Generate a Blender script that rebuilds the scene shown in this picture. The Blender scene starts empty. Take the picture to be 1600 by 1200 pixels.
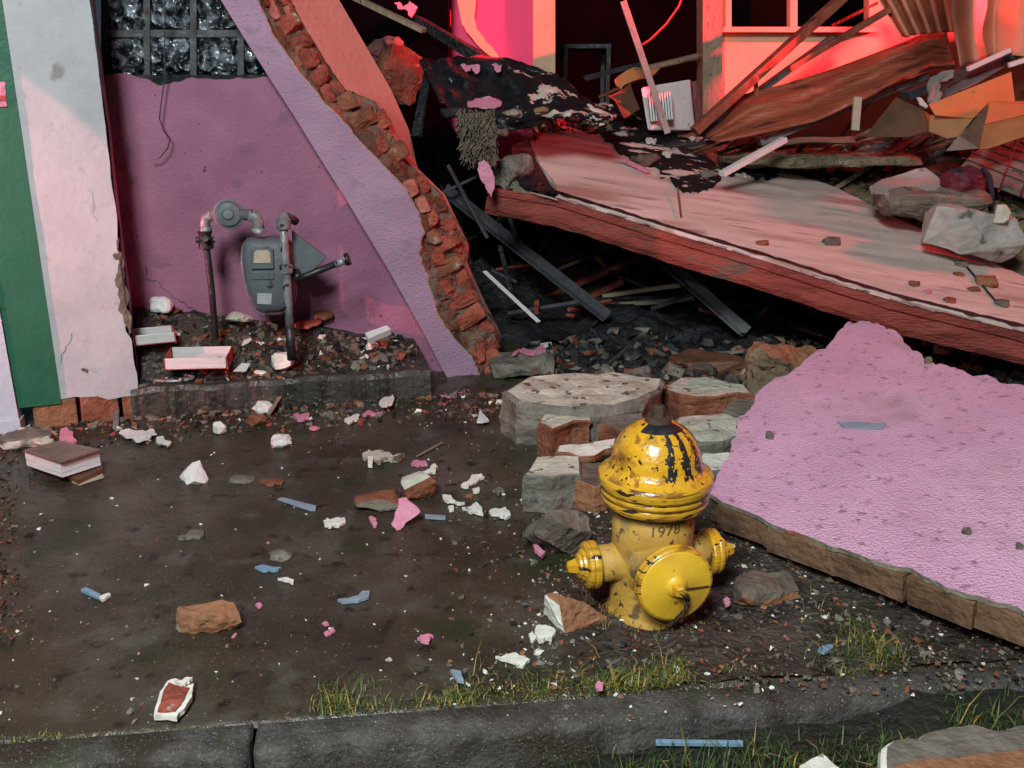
import bpy, bmesh, math, random
from mathutils import Vector, Matrix, noise
random.seed(7)
C = bpy.context.scene.collection
R = math.radians
# ---------------------------------------------------------------- camera
F_PX, CAM_H, PITCH = 1500.0, 1.30, R(17.35)
SP, CP = math.sin(PITCH), math.cos(PITCH)
cam = bpy.data.cameras.new('camera'); camo = bpy.data.objects.new('camera', cam); C.objects.link(camo)
camo.location = (0, 0, CAM_H); camo.rotation_euler = (math.pi/2 - PITCH, 0, 0)
cam.sensor_width = 36; cam.lens = 36*F_PX/1600; cam.clip_end = 400; cam.clip_start = .05
sc = bpy.context.scene; sc.camera = camo
sc.render.resolution_x = 1024; sc.render.resolution_y = 768
sc.view_settings.view_transform = 'Standard'; sc.view_settings.look = 'None'
sc.view_settings.gamma = 1; sc.view_settings.exposure = 0
# ---------------------------------------------------------------- night sky
w = bpy.data.worlds.new('World'); sc.world = w; w.use_nodes = True
bg = w.node_tree.nodes['Background']; bg.inputs[0].default_value = (.62, .80, 1.0, 1); bg.inputs[1].default_value = .055
# ---------------------------------------------------------------- lamps of the street, the low pink one added
def area(name, loc, target, size, power, col, spread=180):
    l = bpy.data.lights.new(name, 'AREA'); l.shape = 'DISK'; l.size = size; l.energy = power; l.color = col; l.spread = R(spread)
    o = bpy.data.objects.new(name, l); C.objects.link(o); o.location = loc
    o.rotation_euler = (Vector(target) - Vector(loc)).to_track_quat('-Z', 'Y').to_euler(); return o
area('street_light', (-.9, -1.2, 4.0), (.3, 3.6, .3), 1.3, 430, (.93, .99, 1.0))
area('work_light', (-.75, -.5, 2.2), (.3, 3.0, .4), .16, 26, (1.0, .96, .84))
BEACON = (4.95, 4.62, 2.3)
area('red_beacon', (7.4, 4.2, 3.1), (0, 6.6, 2.1), .12, 1450, (1.0, .030, .055), 84)
area('red_side_lamp', BEACON, (-1.3, 3.9, .95), .30, 25, (1.0, .045, .060), 70)

LOWLAMP = (-4.25, 1.75, .85)
area('pillar_fill_lamp', LOWLAMP, (-1.95, 3.6, .85), .03, 19, (1.0, .26, .30), 44)  # added lamp without a known source, tints the lower pillar pink
# ---------------------------------------------------------------- pixel -> place
def ray(px, py):
    dx, dy = (px-800)/F_PX, (600-py)/F_PX
    return Vector((dx, CP+dy*SP, -SP+dy*CP))
CAM = Vector((0, 0, CAM_H))
def G(px, py, z=0.0):
    d = ray(px, py); return CAM + d*((z-CAM_H)/d.z)
def V(px, py, Y):
    d = ray(px, py); return CAM + d*(Y/d.y)
def PLN(px, py, p, n):
    d = ray(px, py); return CAM + d*((p-CAM).dot(n)/d.dot(n))
ANG = R(13)
U = Vector((math.cos(ANG), math.sin(ANG), 0)); N = Vector((math.sin(ANG), -math.cos(ANG), 0)); ZUP = Vector((0, 0, 1))
O = G(217, 607, .12)
def FP(px, py, off=0.0): return PLN(px, py, O - N*off, N)
def FU(p): return (p-O).dot(U)
def FW(u, z, off=0.0):
    q = O + U*u - N*off; q.z = z; return q
def plane3(a, b, c):
    n = (b-a).cross(c-a).normalized()
    if n.z < 0: n = -n
    return a, n

# ---------------------------------------------------------------- materials
def mat(name, cols, scale=6, rough=.8, rough2=None, bump=.3, bscale=60, spec=.4, coat=0, metal=0, speck=None, detail=6, stops=None, bdist=.01, stretch=None, coord='Object'):
    m = bpy.data.materials.new(name); m.use_nodes = True; nt = m.node_tree; nd, lk = nt.nodes, nt.links
    b = nd['Principled BSDF']; tc = nd.new('ShaderNodeTexCoord'); src = tc.outputs[coord]
    if stretch:
        mp = nd.new('ShaderNodeMapping'); mp.inputs['Scale'].default_value = stretch; lk.new(src, mp.inputs[0]); src = mp.outputs[0]
    n1 = nd.new('ShaderNodeTexNoise'); n1.inputs['Scale'].default_value = scale; n1.inputs['Detail'].default_value = detail; n1.inputs['Roughness'].default_value = .62
    lk.new(src, n1.inputs['Vector'])
    cr = nd.new('ShaderNodeValToRGB'); lk.new(n1.outputs[0], cr.inputs[0]); el = cr.color_ramp.elements
    k = len(cols); ps = stops or [.32+.36*i/max(1, k-1) for i in range(k)]
    el[0].position = ps[0]; el[0].color = (*cols[0], 1)
    if k == 1: el[1].color = (*cols[0], 1)
    else:
        el[1].position = ps[1]; el[1].color = (*cols[1], 1)
        for i in range(2, k): e = el.new(ps[i]); e.color = (*cols[i], 1)
    colout = cr.outputs[0]
    for sp in (speck or []):      # (colour, scale, threshold, softness)
        n2 = nd.new('ShaderNodeTexNoise'); n2.inputs['Scale'].default_value = sp[1]; n2.inputs['Detail'].default_value = 4; lk.new(src, n2.inputs['Vector'])
        r2 = nd.new('ShaderNodeMapRange'); r2.inputs[1].default_value = sp[2]; r2.inputs[2].default_value = sp[2]+sp[3]; lk.new(n2.outputs[0], r2.inputs[0])
        mx = nd.new('ShaderNodeMix'); mx.data_type = 'RGBA'; lk.new(r2.outputs[0], mx.inputs[0]); lk.new(colout, mx.inputs[6]); mx.inputs[7].default_value = (*sp[0], 1); colout = mx.outputs[2]
    lk.new(colout, b.inputs['Base Color'])
    if rough2 is not None:
        n3 = nd.new('ShaderNodeTexNoise'); n3.inputs['Scale'].default_value = scale*1.7; n3.inputs['Detail'].default_value = 5; lk.new(src, n3.inputs['Vector'])
        r3 = nd.new('ShaderNodeMapRange'); r3.inputs[1].default_value = .38; r3.inputs[2].default_value = .62; r3.inputs[3].default_value = rough; r3.inputs[4].default_value = rough2
        lk.new(n3.outputs[0], r3.inputs[0]); lk.new(r3.outputs[0], b.inputs['Roughness'])
    else: b.inputs['Roughness'].default_value = rough
    b.inputs['Specular IOR Level'].default_value = spec; b.inputs['Metallic'].default_value = metal
    b.inputs['Coat Weight'].default_value = coat; b.inputs['Coat Roughness'].default_value = .12
    if bump:
        n4 = nd.new('ShaderNodeTexNoise'); n4.inputs['Scale'].default_value = bscale; n4.inputs['Detail'].default_value = 5; lk.new(src, n4.inputs['Vector'])
        bp = nd.new('ShaderNodeBump'); bp.inputs['Strength'].default_value = bump; bp.inputs['Distance'].default_value = bdist
        lk.new(n4.outputs[0], bp.inputs['Height']); lk.new(bp.outputs[0], b.inputs['Normal'])
    return m
M = {}
M['wet'] = mat('wet_concrete', [(.020,.015,.010),(.038,.030,.021),(.066,.058,.046)], 2.2, .06, .42, .8, 80, .30, speck=[((.062,.056,.046), 7, .57, .16), ((.011,.009,.007), 17, .58, .12), ((.14,.135,.12), 120, .66, .05), ((.020,.024,.010), 3.2, .58, .10)], detail=10, bdist=.006)
M['soil'] = mat('wet_soil', [(.012,.009,.007),(.030,.022,.016),(.055,.045,.035)], 9, .35, .85, 1, 60, .4, speck=[((.13,.12,.11), 90, .68, .05)], detail=9, bdist=.02)
M['verge'] = mat('verge_soil', [(.006,.007,.005),(.014,.014,.010)], 7, .55, .9, 1, 50, .3, bdist=.02)
M['kerb'] = mat('kerb_concrete', [(.020,.018,.015),(.043,.040,.036),(.078,.074,.068)], 14, .62, .95, 1, 95, .35, speck=[((.12,.12,.115), 160, .66, .05), ((.024,.017,.011), 5, .52, .14), ((.03,.035,.018), 9, .62, .08), ((.14,.14,.13), 210, .63, .04)], bdist=.007)
M['step'] = mat('step_concrete', [(.014,.012,.010),(.030,.027,.022),(.05,.044,.038)], 7, .3, .8, 1, 40, .45, speck=[((.16,.14,.12), 60, .68, .05)])
PINK = [(.50,.285,.42),(.56,.325,.465),(.61,.36,.50)]
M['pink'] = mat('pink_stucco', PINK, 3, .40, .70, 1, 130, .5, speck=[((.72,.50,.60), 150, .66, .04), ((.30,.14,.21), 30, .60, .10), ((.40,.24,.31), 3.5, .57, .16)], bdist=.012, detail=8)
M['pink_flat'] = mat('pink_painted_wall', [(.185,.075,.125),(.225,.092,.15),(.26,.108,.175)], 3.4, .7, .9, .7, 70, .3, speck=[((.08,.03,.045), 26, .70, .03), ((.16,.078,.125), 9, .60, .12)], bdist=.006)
M['lilac'] = mat('pink_plaster_skim', [(.24,.145,.215),(.275,.17,.245),(.305,.195,.275)], 3, .6, .9, .9, 75, .35, bdist=.007, stretch=(1,1,1.6), speck=[((.22,.135,.19), 9, .60, .14), ((.12,.07,.10), 60, .69, .03)])
M['white'] = mat('white_painted_plaster', [(.30,.31,.325),(.35,.36,.375),(.39,.40,.41)], 4, .7, .85, .5, 40, .3, speck=[((.22,.21,.20), 7, .66, .06), ((.33,.32,.30), 24, .62, .10)], bdist=.006)
M['green'] = mat('green_paint', [(.006,.075,.038),(.010,.10,.052)], 5, .5, .7, .25, 50, .4, speck=[((.10,.14,.12), 35, .72, .04)])
M['trim'] = mat('pale_blue_trim', [(.33,.40,.46),(.40,.46,.50)], 5, .6, None, .3, 50, .3, speck=[((.12,.11,.10), 30, .68, .05)])
M['brick'] = mat('red_brick', [(.12,.026,.018),(.23,.050,.032),(.31,.09,.06)], 9, .8, .95, 1, 55, .25, speck=[((.34,.30,.25), 12, .64, .06),((.05,.03,.025),16,.66,.05)], bdist=.015)
M['brick_dark'] = mat('dark_brick', [(.09,.03,.018),(.17,.06,.032),(.24,.10,.055)], 9, .75, .95, 1, 55, .25, speck=[((.28,.25,.20), 10, .64, .06)], bdist=.012)
M['brick_pale'] = mat('pale_brick', [(.13,.058,.028),(.22,.105,.055),(.18,.07,.032)], 8, .8, None, 1, 45, .25, bdist=.012)
M['mortar'] = mat('mortar', [(.11,.10,.08),(.19,.17,.13),(.27,.24,.19)], 9, .75, .95, .9, 50, .25, speck=[((.20,.07,.04), 6, .60, .07)], bdist=.012)
M['plaster'] = mat('off_white_plaster', [(.42,.42,.37),(.55,.55,.49),(.62,.62,.57)], 12, .7, .9, .5, 60, .3, speck=[((.20,.17,.13), 20, .64, .06)])
M['core'] = mat('broken_brick_core', [(.05,.042,.032),(.12,.035,.02),(.10,.088,.066),(.24,.07,.04)], 6, .75, .95, 1, 45, .25, bdist=.02, stops=[.35,.45,.53,.62])
M['jamb'] = mat('coral_painted_plaster', [(.42,.17,.14),(.50,.21,.17)], 3, .7, None, .5, 40, .3, speck=[((.30,.20,.15), 7, .62, .08)])
M['brick_rose'] = mat('rose_brick', [(.20,.05,.035),(.33,.10,.075),(.40,.17,.13)], 11, .8, None, 1, 60, .25, bdist=.012)
M['concrete'] = mat('broken_concrete', [(.065,.060,.050),(.125,.115,.095),(.19,.18,.15)], 7, .5, .9, .9, 40, .35, speck=[((.10,.045,.025), 5, .60, .08), ((.05,.05,.045), 20, .62, .06)], bdist=.012)
M['conc_pale'] = mat('pale_plaster_face', [(.26,.255,.20),(.40,.395,.32),(.50,.49,.42)], 6, .6, .85, .9, 45, .3, speck=[((.10,.085,.065), 5, .55, .12), ((.08,.07,.055), 22, .60, .05)], bdist=.01)
M['greybrown'] = mat('grey_brown_rubble', [(.055,.045,.035),(.10,.082,.065),(.15,.13,.10)], 8, .5, .9, .9, 45, .3, bdist=.012)
M['slabtop'] = mat('weathered_slab_paint', [(.36,.28,.25),(.50,.39,.35),(.58,.46,.42)], 3.2, .6, .9, .35, 35, .4, speck=[((.24,.15,.13), 6, .58, .14), ((.14,.085,.07), 26, .67, .06), ((.30,.17,.14), 2.2, .52, .16)], detail=9, stretch=(.5,2.6,1))
M['slabedge'] = mat('red_slab_edge', [(.12,.024,.018),(.20,.038,.028),(.25,.06,.045)], 8, .7, .9, 1, 60, .3, speck=[((.11,.07,.055), 7, .62, .10)], bdist=.012, stretch=(.5,.5,2))
M['edge_brown'] = mat('brown_masonry_edge', [(.055,.032,.018),(.12,.068,.036),(.17,.10,.058)], 7, .7, .9, 1, 45, .3, speck=[((.17,.155,.13), 5, .60, .06)], bdist=.01)
M['tar'] = mat('black_roofing_felt', [(.004,.004,.005),(.010,.010,.012)], 9, .22, .6, .6, 25, .5, bdist=.02)
M['tarpeel'] = mat('black_felt_with_peeled_paint', [(.005,.005,.006),(.009,.009,.011),(.42,.36,.30),(.50,.42,.37)], 4.2, .3, .8, .7, 25, .3, stops=[.3,.575,.585,.7], bdist=.02, stretch=(1,1.7,1))
M['slabpeel'] = mat('black_felt_on_painted_slab', [(.004,.004,.005),(.009,.009,.011),(.46,.38,.33),(.55,.46,.41)], 6.5, .6, .8, .7, 25, .12, stops=[.3,.555,.565,.7], bdist=.02, stretch=(.75,1.3,1))
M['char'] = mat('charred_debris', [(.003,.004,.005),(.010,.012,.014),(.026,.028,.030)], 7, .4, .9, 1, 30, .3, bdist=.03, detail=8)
M['void'] = mat('dark_room', [(.0006,.0008,.0009),(.0015,.0015,.002)], 3, 1, None, .5, 20, .02)  # near black: darkness of the unlit room put into the colour
M['steel'] = mat('grey_steel', [(.07,.08,.085),(.14,.15,.155)], 12, .45, .7, .3, 60, .5, speck=[((.08,.03,.015), 20, .6, .08)])
M['steel_dark'] = mat('sooty_steel', [(.022,.026,.030),(.05,.055,.06)], 12, .45, .8, .4, 60, .4, speck=[((.05,.02,.012), 20, .6, .08)])
M['wood'] = mat('weathered_wood', [(.16,.115,.075),(.27,.20,.14)], 10, .7, None, .6, 40, .3, stretch=(4,4,1), speck=[((.04,.025,.018), 18, .62, .06)])
M['wood_red'] = mat('red_brown_wood', [(.09,.020,.012),(.20,.05,.028),(.27,.09,.05)], 8, .6, .85, .6, 40, .3, speck=[((.03,.02,.015), 14, .62, .06)])
M['wood_pink'] = mat('pink_washed_wood', [(.24,.15,.14),(.36,.24,.22)], 10, .7, None, .5, 40, .3, speck=[((.08,.05,.045), 18, .62, .06)])
M['palewood'] = mat('pale_planks', [(.28,.26,.19),(.38,.35,.26)], 12, .7, None, .4, 40, .3)
M['plastic_w'] = mat('white_plastic', [(.50,.50,.49),(.60,.60,.58)], 8, .45, None, .1, 40, .4, speck=[((.25,.23,.2), 14, .66, .06)])
M['paper'] = mat('wet_white_paper', [(.42,.43,.41),(.58,.59,.57)], 14, .6, None, .5, 50, .3, speck=[((.22,.20,.17), 22, .63, .06)])
M['blue'] = mat('blue_plastic', [(.11,.19,.27),(.17,.28,.37)], 14, .4, None, .2, 50, .4)
M['bluegrey'] = mat('blue_grey_plastic', [(.14,.18,.23),(.22,.27,.32)], 14, .4, None, .2, 50, .4)
M['bright_pink'] = mat('pink_paint_flake', [(.42,.14,.22),(.52,.22,.30)], 18, .6, None, .7, 60, .3)
M['card'] = mat('orange_brown_cardboard', [(.42,.15,.055),(.50,.19,.07)], 6, .75, .9, .3, 30, .25, speck=[((.2,.09,.04), 14, .66, .06)])
M['card_in'] = mat('brown_cardboard_inside', [(.20,.11,.045),(.27,.15,.065)], 6, .8, None, .3, 30, .2)
M['tarp'] = mat('orange_tarpaulin', [(.48,.17,.10),(.56,.22,.13)], 3, .5, .7, .2, 14, .4, bdist=.02)
M['redsheet'] = mat('rust_red_sheet', [(.17,.045,.020),(.26,.06,.03),(.34,.10,.05)], 3, .4, .7, .5, 16, .45, speck=[((.03,.012,.008), 5, .58, .1)], bdist=.03, stretch=(.6,3,3))
M['wall_red'] = mat('red_lit_pink_wall', [(.80,.05,.16),(.85,.07,.18)], 2, .7, None, .15, 30, .3)  # pink wall paint with the red lamp light put into its colour
M['wall_cream'] = mat('cream_painted_wall', [(.40,.26,.16),(.50,.34,.22)], 2.5, .7, None, .3, 30, .3, speck=[((.15,.10,.07), 9, .66, .08)])
M['fibre'] = mat('tan_fibre', [(.07,.058,.045),(.17,.145,.11)], 16, .95, None, 1, 60, .1, bdist=.02)
M['tan_rubble'] = mat('tan_rubble', [(.07,.055,.034),(.14,.11,.068),(.21,.17,.11)], 5, .6, .95, 1, 26, .25, speck=[((.30,.27,.20), 22, .66, .05), ((.02,.015,.01), 8, .6, .08)], bdist=.04, detail=9)
M['greysheet'] = mat('grey_wet_sheet', [(.22,.22,.20),(.31,.31,.285)], 5, .4, .7, .4, 24, .4, speck=[((.06,.05,.04), 9, .62, .08)])
M['meter'] = mat('grey_meter_paint', [(.055,.070,.080),(.085,.105,.115)], 9, .45, .7, .2, 60, .45, speck=[((.02,.018,.015), 16, .66, .05)])
M['galv'] = mat('galvanised_pipe', [(.10,.105,.11),(.28,.29,.30)], 22, .35, .65, .3, 70, .5, metal=.4, speck=[((.02,.018,.016), 24, .60, .05)])
M['black'] = mat('black_iron', [(.006,.006,.007),(.014,.014,.015)], 15, .35, .6, .3, 60, .5)
M['label'] = mat('cream_meter_dial', [(.30,.25,.19),(.42,.35,.26)], 40, .4, None, 0, 40, .4)
M['labelw'] = mat('pale_grey_plate', [(.22,.24,.25),(.30,.32,.33)], 40, .5, None, 0, 40, .4)
M['hyd'] = mat('chipped_yellow_paint', [(.46,.235,.010),(.52,.275,.012),(.56,.31,.016)], 5, .16, .42, .5, 55, .5, coat=.8, speck=[((.20,.085,.012), 14, .55, .14), ((.26,.10,.015), 40, .58, .08), ((.022,.010,.006), 75, .62, .02)], bdist=.006)
M['hyd_rim'] = mat('worn_yellow_paint', [(.42,.225,.012),(.50,.28,.016)], 5, .18, .45, .6, 55, .5, coat=.7, speck=[((.020,.009,.006), 30, .60, .015), ((.18,.08,.012), 22, .56, .10)], bdist=.006, stretch=(.5,.5,2.6))
M['hyd_body'] = mat('faded_yellow_barrel', [(.30,.165,.022),(.36,.21,.035),(.36,.24,.085)], 6, .55, .8, .5, 60, .35, speck=[((.05,.03,.02), 46, .65, .02), ((.20,.13,.045), 10, .54, .12), ((.10,.06,.025), 22, .60, .08)], bdist=.005)
M['hyd_cap'] = mat('yellow_cap_face', [(.56,.34,.02),(.62,.39,.03)], 6, .3, .5, .3, 60, .4, coat=.3, speck=[((.03,.015,.008), 40, .69, .015), ((.52,.30,.03), 8, .56, .1)], bdist=.004)
M['rust'] = mat('rusty_chain', [(.022,.012,.008),(.06,.028,.015)], 40, .7, None, .4, 60, .4)
M['ink'] = mat('faded_black_marker', [(.07,.05,.025),(.15,.10,.045)], 60, .8, None, 0, 60, .2)
M['grassg'] = mat('grass_blade_green', [(.05,.075,.018),(.11,.13,.03)], 9, .5, None, 0, 40, .4, coord='Generated')
M['grassy'] = mat('dry_grass_blade', [(.22,.17,.04),(.32,.22,.05)], 9, .6, None, 0, 40, .3, coord='Generated')
M['grassd'] = mat('dark_grass_blade', [(.014,.034,.010),(.035,.065,.016)], 9, .5, None, 0, 40, .4, coord='Generated')
M['navy'] = mat('navy_cloth', [(.008,.010,.022),(.02,.022,.04)], 9, .7, None, .5, 40, .3)
M['maroon'] = mat('maroon_cloth', [(.06,.008,.015),(.11,.015,.025)], 9, .6, None, .5, 40, .3)
M['redbox'] = mat('red_card', [(.32,.035,.03),(.42,.05,.045)], 9, .55, None, .2, 40, .3)
M['brown'] = mat('brown_board', [(.07,.035,.02),(.12,.06,.035)], 9, .5, None, .3, 40, .35)
M['leaf'] = mat('book_cover', [(.10,.065,.055),(.17,.11,.095)], 12, .25, .5, .4, 40, .5)
M['pages'] = mat('page_edges', [(.50,.51,.50),(.72,.73,.72)], 6, .7, None, .6, 30, .25, stretch=(.3,.3,60))
# glass block
def glassblock():
    m = bpy.data.materials.new('glass_block'); m.use_nodes = True; nt = m.node_tree; nd, lk = nt.nodes, nt.links
    b = nd['Principled BSDF']; b.inputs['Base Color'].default_value = (.035,.045,.055,1); b.inputs['Roughness'].default_value = .10
    b.inputs['Specular IOR Level'].default_value = 1.0; b.inputs['Metallic'].default_value = .55
    tc = nd.new('ShaderNodeTexCoord'); v = nd.new('ShaderNodeTexVoronoi'); v.feature = 'SMOOTH_F1'; v.inputs['Scale'].default_value = 27; v.inputs['Smoothness'].default_value = .4
    n = nd.new('ShaderNodeTexNoise'); n.inputs['Scale'].default_value = 24; n.inputs['Detail'].default_value = 3
    lk.new(tc.outputs['Object'], n.inputs['Vector']); lk.new(tc.outputs['Object'], v.inputs['Vector'])
    ad = nd.new('ShaderNodeMath'); ad.operation = 'ADD'; lk.new(v.outputs[0], ad.inputs[0]); lk.new(n.outputs[0], ad.inputs[1])
    bp = nd.new('ShaderNodeBump'); bp.inputs['Strength'].default_value = 1; bp.inputs['Distance'].default_value = .05
    lk.new(ad.outputs[0], bp.inputs['Height']); lk.new(bp.outputs[0], b.inputs['Normal'])
    mr = nd.new('ShaderNodeMapRange'); mr.inputs[1].default_value = .44; mr.inputs[2].default_value = .68
    lk.new(n.outputs[0], mr.inputs[0]); mx = nd.new('ShaderNodeMix'); mx.data_type = 'RGBA'; lk.new(mr.outputs[0], mx.inputs[0])
    mx.inputs[6].default_value = (.02,.028,.035,1); mx.inputs[7].default_value = (.42,.50,.56,1); lk.new(mx.outputs[2], b.inputs['Base Color'])  # sparkle of the glass put into the colour as random bright patches
    return m
M['glass'] = glassblock()

# ---------------------------------------------------------------- mesh helpers
class MB:
    def __init__(s): s.v = []; s.f = []; s.m = []
    def add(s, vs, fs, mi=0):
        k = len(s.v); s.v += [Vector(q) for q in vs]
        for i, f in enumerate(fs): s.f.append([k+j for j in f]); s.m.append(mi if isinstance(mi, int) else mi[i])
    def box(s, c, sx, sy, sz, X=Vector((1,0,0)), Y=Vector((0,1,0)), Z=Vector((0,0,1)), mi=0, jit=0):
        vs = [c + X*(a*sx/2) + Y*(b*sy/2) + Z*(d*sz/2) for d in (-1,1) for b in (-1,1) for a in (-1,1)]
        if jit: vs = [q + Vector([random.uniform(-jit, jit) for _ in range(3)]) for q in vs]
        s.add(vs, [(0,2,3,1),(4,5,7,6),(0,1,5,4),(2,6,7,3),(0,4,6,2),(1,3,7,5)], mi)
    def bar(s, a, b, w, h, roll=0, mi=0, jit=0):
        d = (b-a); L = d.length; d = d.normalized(); up = Vector((0,0,1)) if abs(d.z) < .9 else Vector((0,1,0))
        x = d.cross(up).normalized(); y = x.cross(d); q = Matrix.Rotation(roll, 3, d); x = q @ x; y = q @ y
        s.box((a+b)/2, w, L, h, x, d, y, mi, jit)
    def tube(s, pts, r, n=10, mi=0, caps=True, wob=0):
        pts = [Vector(q) for q in pts]; rs = r if isinstance(r, (list, tuple)) else [r]*len(pts); vs = []; fs = []
        px = None
        for i, q in enumerate(pts):
            d = (pts[min(i+1, len(pts)-1)] - pts[max(i-1, 0)]).normalized()
            if px is None:
                up = Vector((0,0,1)) if abs(d.z) < .9 else Vector((0,1,0)); px = d.cross(up).normalized()
            x = (px - d*px.dot(d)).normalized(); px = x; y = d.cross(x)
            for k in range(n):
                a = 2*math.pi*k/n; vs.append(q + (x*math.cos(a) + y*math.sin(a))*(rs[i]*(1+random.uniform(-wob, wob))))
        for i in range(len(pts)-1):
            for k in range(n):
                fs.append((i*n+k, i*n+(k+1)%n, (i+1)*n+(k+1)%n, (i+1)*n+k))
        if caps: fs.append(tuple(range(n))[::-1]); fs.append(tuple((len(pts)-1)*n+k for k in range(n)))
        s.add(vs, fs, mi)
    def lathe(s, prof, n=48, base=Vector((0,0,0)), X=Vector((1,0,0)), Y=Vector((0,1,0)), Z=Vector((0,0,1)), mi=0, mfun=None):
        vs = []; fs = []; ms = []
        for (r, h) in prof:
            for k in range(n):
                a = 2*math.pi*k/n; vs.append(base + X*(r*math.cos(a)) + Y*(r*math.sin(a)) + Z*h)
        for i in range(len(prof)-1):
            for k in range(n):
                fs.append((i*n+k, i*n+(k+1)%n, (i+1)*n+(k+1)%n, (i+1)*n+k))
                ms.append(mfun(2*math.pi*(k+.5)/n, (prof[i][1]+prof[i+1][1])/2) if mfun else mi)
        if prof[-1][0] > 1e-4: fs.append(tuple((len(prof)-1)*n+k for k in range(n))); ms.append(mi)
        s.add(vs, fs, ms)
    def prism(s, top, vec, layers=1, jit=0, mtop=0, mside=1, mbot=1):
        n = len(top); c = sum(top, Vector())/n; vs = [Vector(q) for q in top]; fs = [tuple(range(n))]; ms = [mtop]
        for l in range(1, layers+1):
            for q in top:
                p = Vector(q) + vec*(l/layers)
                if jit:
                    p += (p-c).normalized()*random.uniform(-jit, jit*.6)
                vs.append(p)
            for i in range(n):
                a, b = (l-1)*n+i, (l-1)*n+(i+1)%n; fs.append((a, a+n, b+n, b)); ms.append(mside)
        fs.append(tuple(layers*n+i for i in range(n))[::-1]); ms.append(mbot)
        s.add(vs, fs, ms)
    def hull(s, pts, mfun=None, mi=0):
        bm = bmesh.new()
        for q in pts: bm.verts.new(q)
        r = bmesh.ops.convex_hull(bm, input=bm.verts)
        bad = list({g for g in r['geom_interior'] + r['geom_unused'] if isinstance(g, bmesh.types.BMVert)})
        if bad: bmesh.ops.delete(bm, geom=bad, context='VERTS')
        bm.verts.index_update(); bm.normal_update()
        s.add([v.co.copy() for v in bm.verts], [[v.index for v in f.verts] for f in bm.faces], [mfun(f.normal) if mfun else mi for f in bm.faces]); bm.free()
    def build(s, name, mats, parent=None, smooth=False, origin=None, recenter=True, bevel=0, world=True):
        if not isinstance(mats, (list, tuple)): mats = [mats]
        org = Vector((0,0,0))
        if parent is None and recenter and s.v:
            org = origin or Vector((sum(q.x for q in s.v)/len(s.v), sum(q.y for q in s.v)/len(s.v), min(q.z for q in s.v)))
        if parent is not None and world:
            q = parent
            while q is not None: org = org + q.location; q = q.parent
        me = bpy.data.meshes.new(name); me.from_pydata([q-org for q in s.v], [], s.f)
        for x in mats: me.materials.append(M[x] if isinstance(x, str) else x)
        mx = len(mats)-1
        for p, mi in zip(me.polygons, s.m): p.material_index = min(mi, mx); p.use_smooth = smooth
        me.validate(); me.update()
        bm = bmesh.new(); bm.from_mesh(me); bmesh.ops.recalc_face_normals(bm, faces=bm.faces); bm.to_mesh(me); bm.free()
        o = bpy.data.objects.new(name, me); C.objects.link(o)
        if parent is None: o.location = org
        else: o.parent = parent
        if bevel:
            b = o.modifiers.new('bevel', 'BEVEL'); b.width = bevel; b.segments = 2; b.limit_method = 'ANGLE'; b.angle_limit = R(40)
        return o
def tag(o, label=None, cat=None, group=None, kind=None):
    if label: o['label'] = label
    if cat: o['category'] = cat
    if group: o['group'] = group
    if kind: o['kind'] = kind
    return o
def empty(name, loc, label, cat, group=None, rz=0):
    o = bpy.data.objects.new(name, None); C.objects.link(o); o.location = loc; o.rotation_euler.z = rz; o.empty_display_size = .05
    return tag(o, label, cat, group)
def jag(pts, amp, it=2, closed=True, skip=()):
    """roughen an outline (2D or 3D tuples) by midpoint displacement"""
    pts = [tuple(q) for q in pts]; fl = [i not in skip for i in range(len(pts))]
    for _ in range(it):
        out = []; fo = []; n = len(pts)
        for i in range(n):
            out.append(pts[i]); fo.append(fl[i])
            if i == n-1 and not closed: break
            if not fl[i]: continue
            a, b = pts[i], pts[(i+1) % n]; d = math.dist(a[:2], b[:2])
            k = random.uniform(-amp, amp)*d
            if d > 5:
                nx, ny = -(b[1]-a[1])/d, (b[0]-a[0])/d; t = random.uniform(.38, .62)
                mid = [a[j]+(b[j]-a[j])*t for j in range(len(a))]; mid[0] += nx*k; mid[1] += ny*k
                out.append(tuple(mid)); fo.append(True)
        pts, fl = out, fo
    return pts
def displace(o, amp, scale, cuts=0):
    me = o.data; bm = bmesh.new(); bm.from_mesh(me)
    if cuts: bmesh.ops.subdivide_edges(bm, edges=bm.edges, cuts=cuts, use_grid_fill=True)
    bm.normal_update()
    for v in bm.verts:
        k = noise.noise((v.co + o.location + Vector((3.1,7.7,1.3)))*scale); v.co += v.normal*(k*amp)
    bm.to_mesh(me); bm.free()
def depth_at(px, py, z=0): return (G(px, py, z) - CAM).dot(Vector((0, CP, -SP)))
def mpp(px, py, z=0): return depth_at(px, py, z)/F_PX          # metres per pixel there
def rnd_chunk(rr, c, sx, sy, sz, X, Y, Z, k=22, box=.75):
    pts = []
    for _ in range(k):
        v = Vector((rr.uniform(-1, 1), rr.uniform(-1, 1), rr.uniform(-1, 1))); m_ = max(abs(v.x), abs(v.y), abs(v.z)); u_ = v.normalized()
        v = (v/m_)*box + u_*(1-box); pts.append(c + X*v.x*sx/2 + Y*v.y*sy/2 + Z*v.z*sz/2)
    return pts

UPD = (U - N*.17).normalized(); NP = UPD.cross(ZUP).normalized(); NP = NP if NP.y < 0 else -NP
def FPp(px, py, off=0.0): return PLN(px, py, O - NP*off, NP)
def FWp(u, z, off=0.0): return FW(u, z, off + u*.17)
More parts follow.
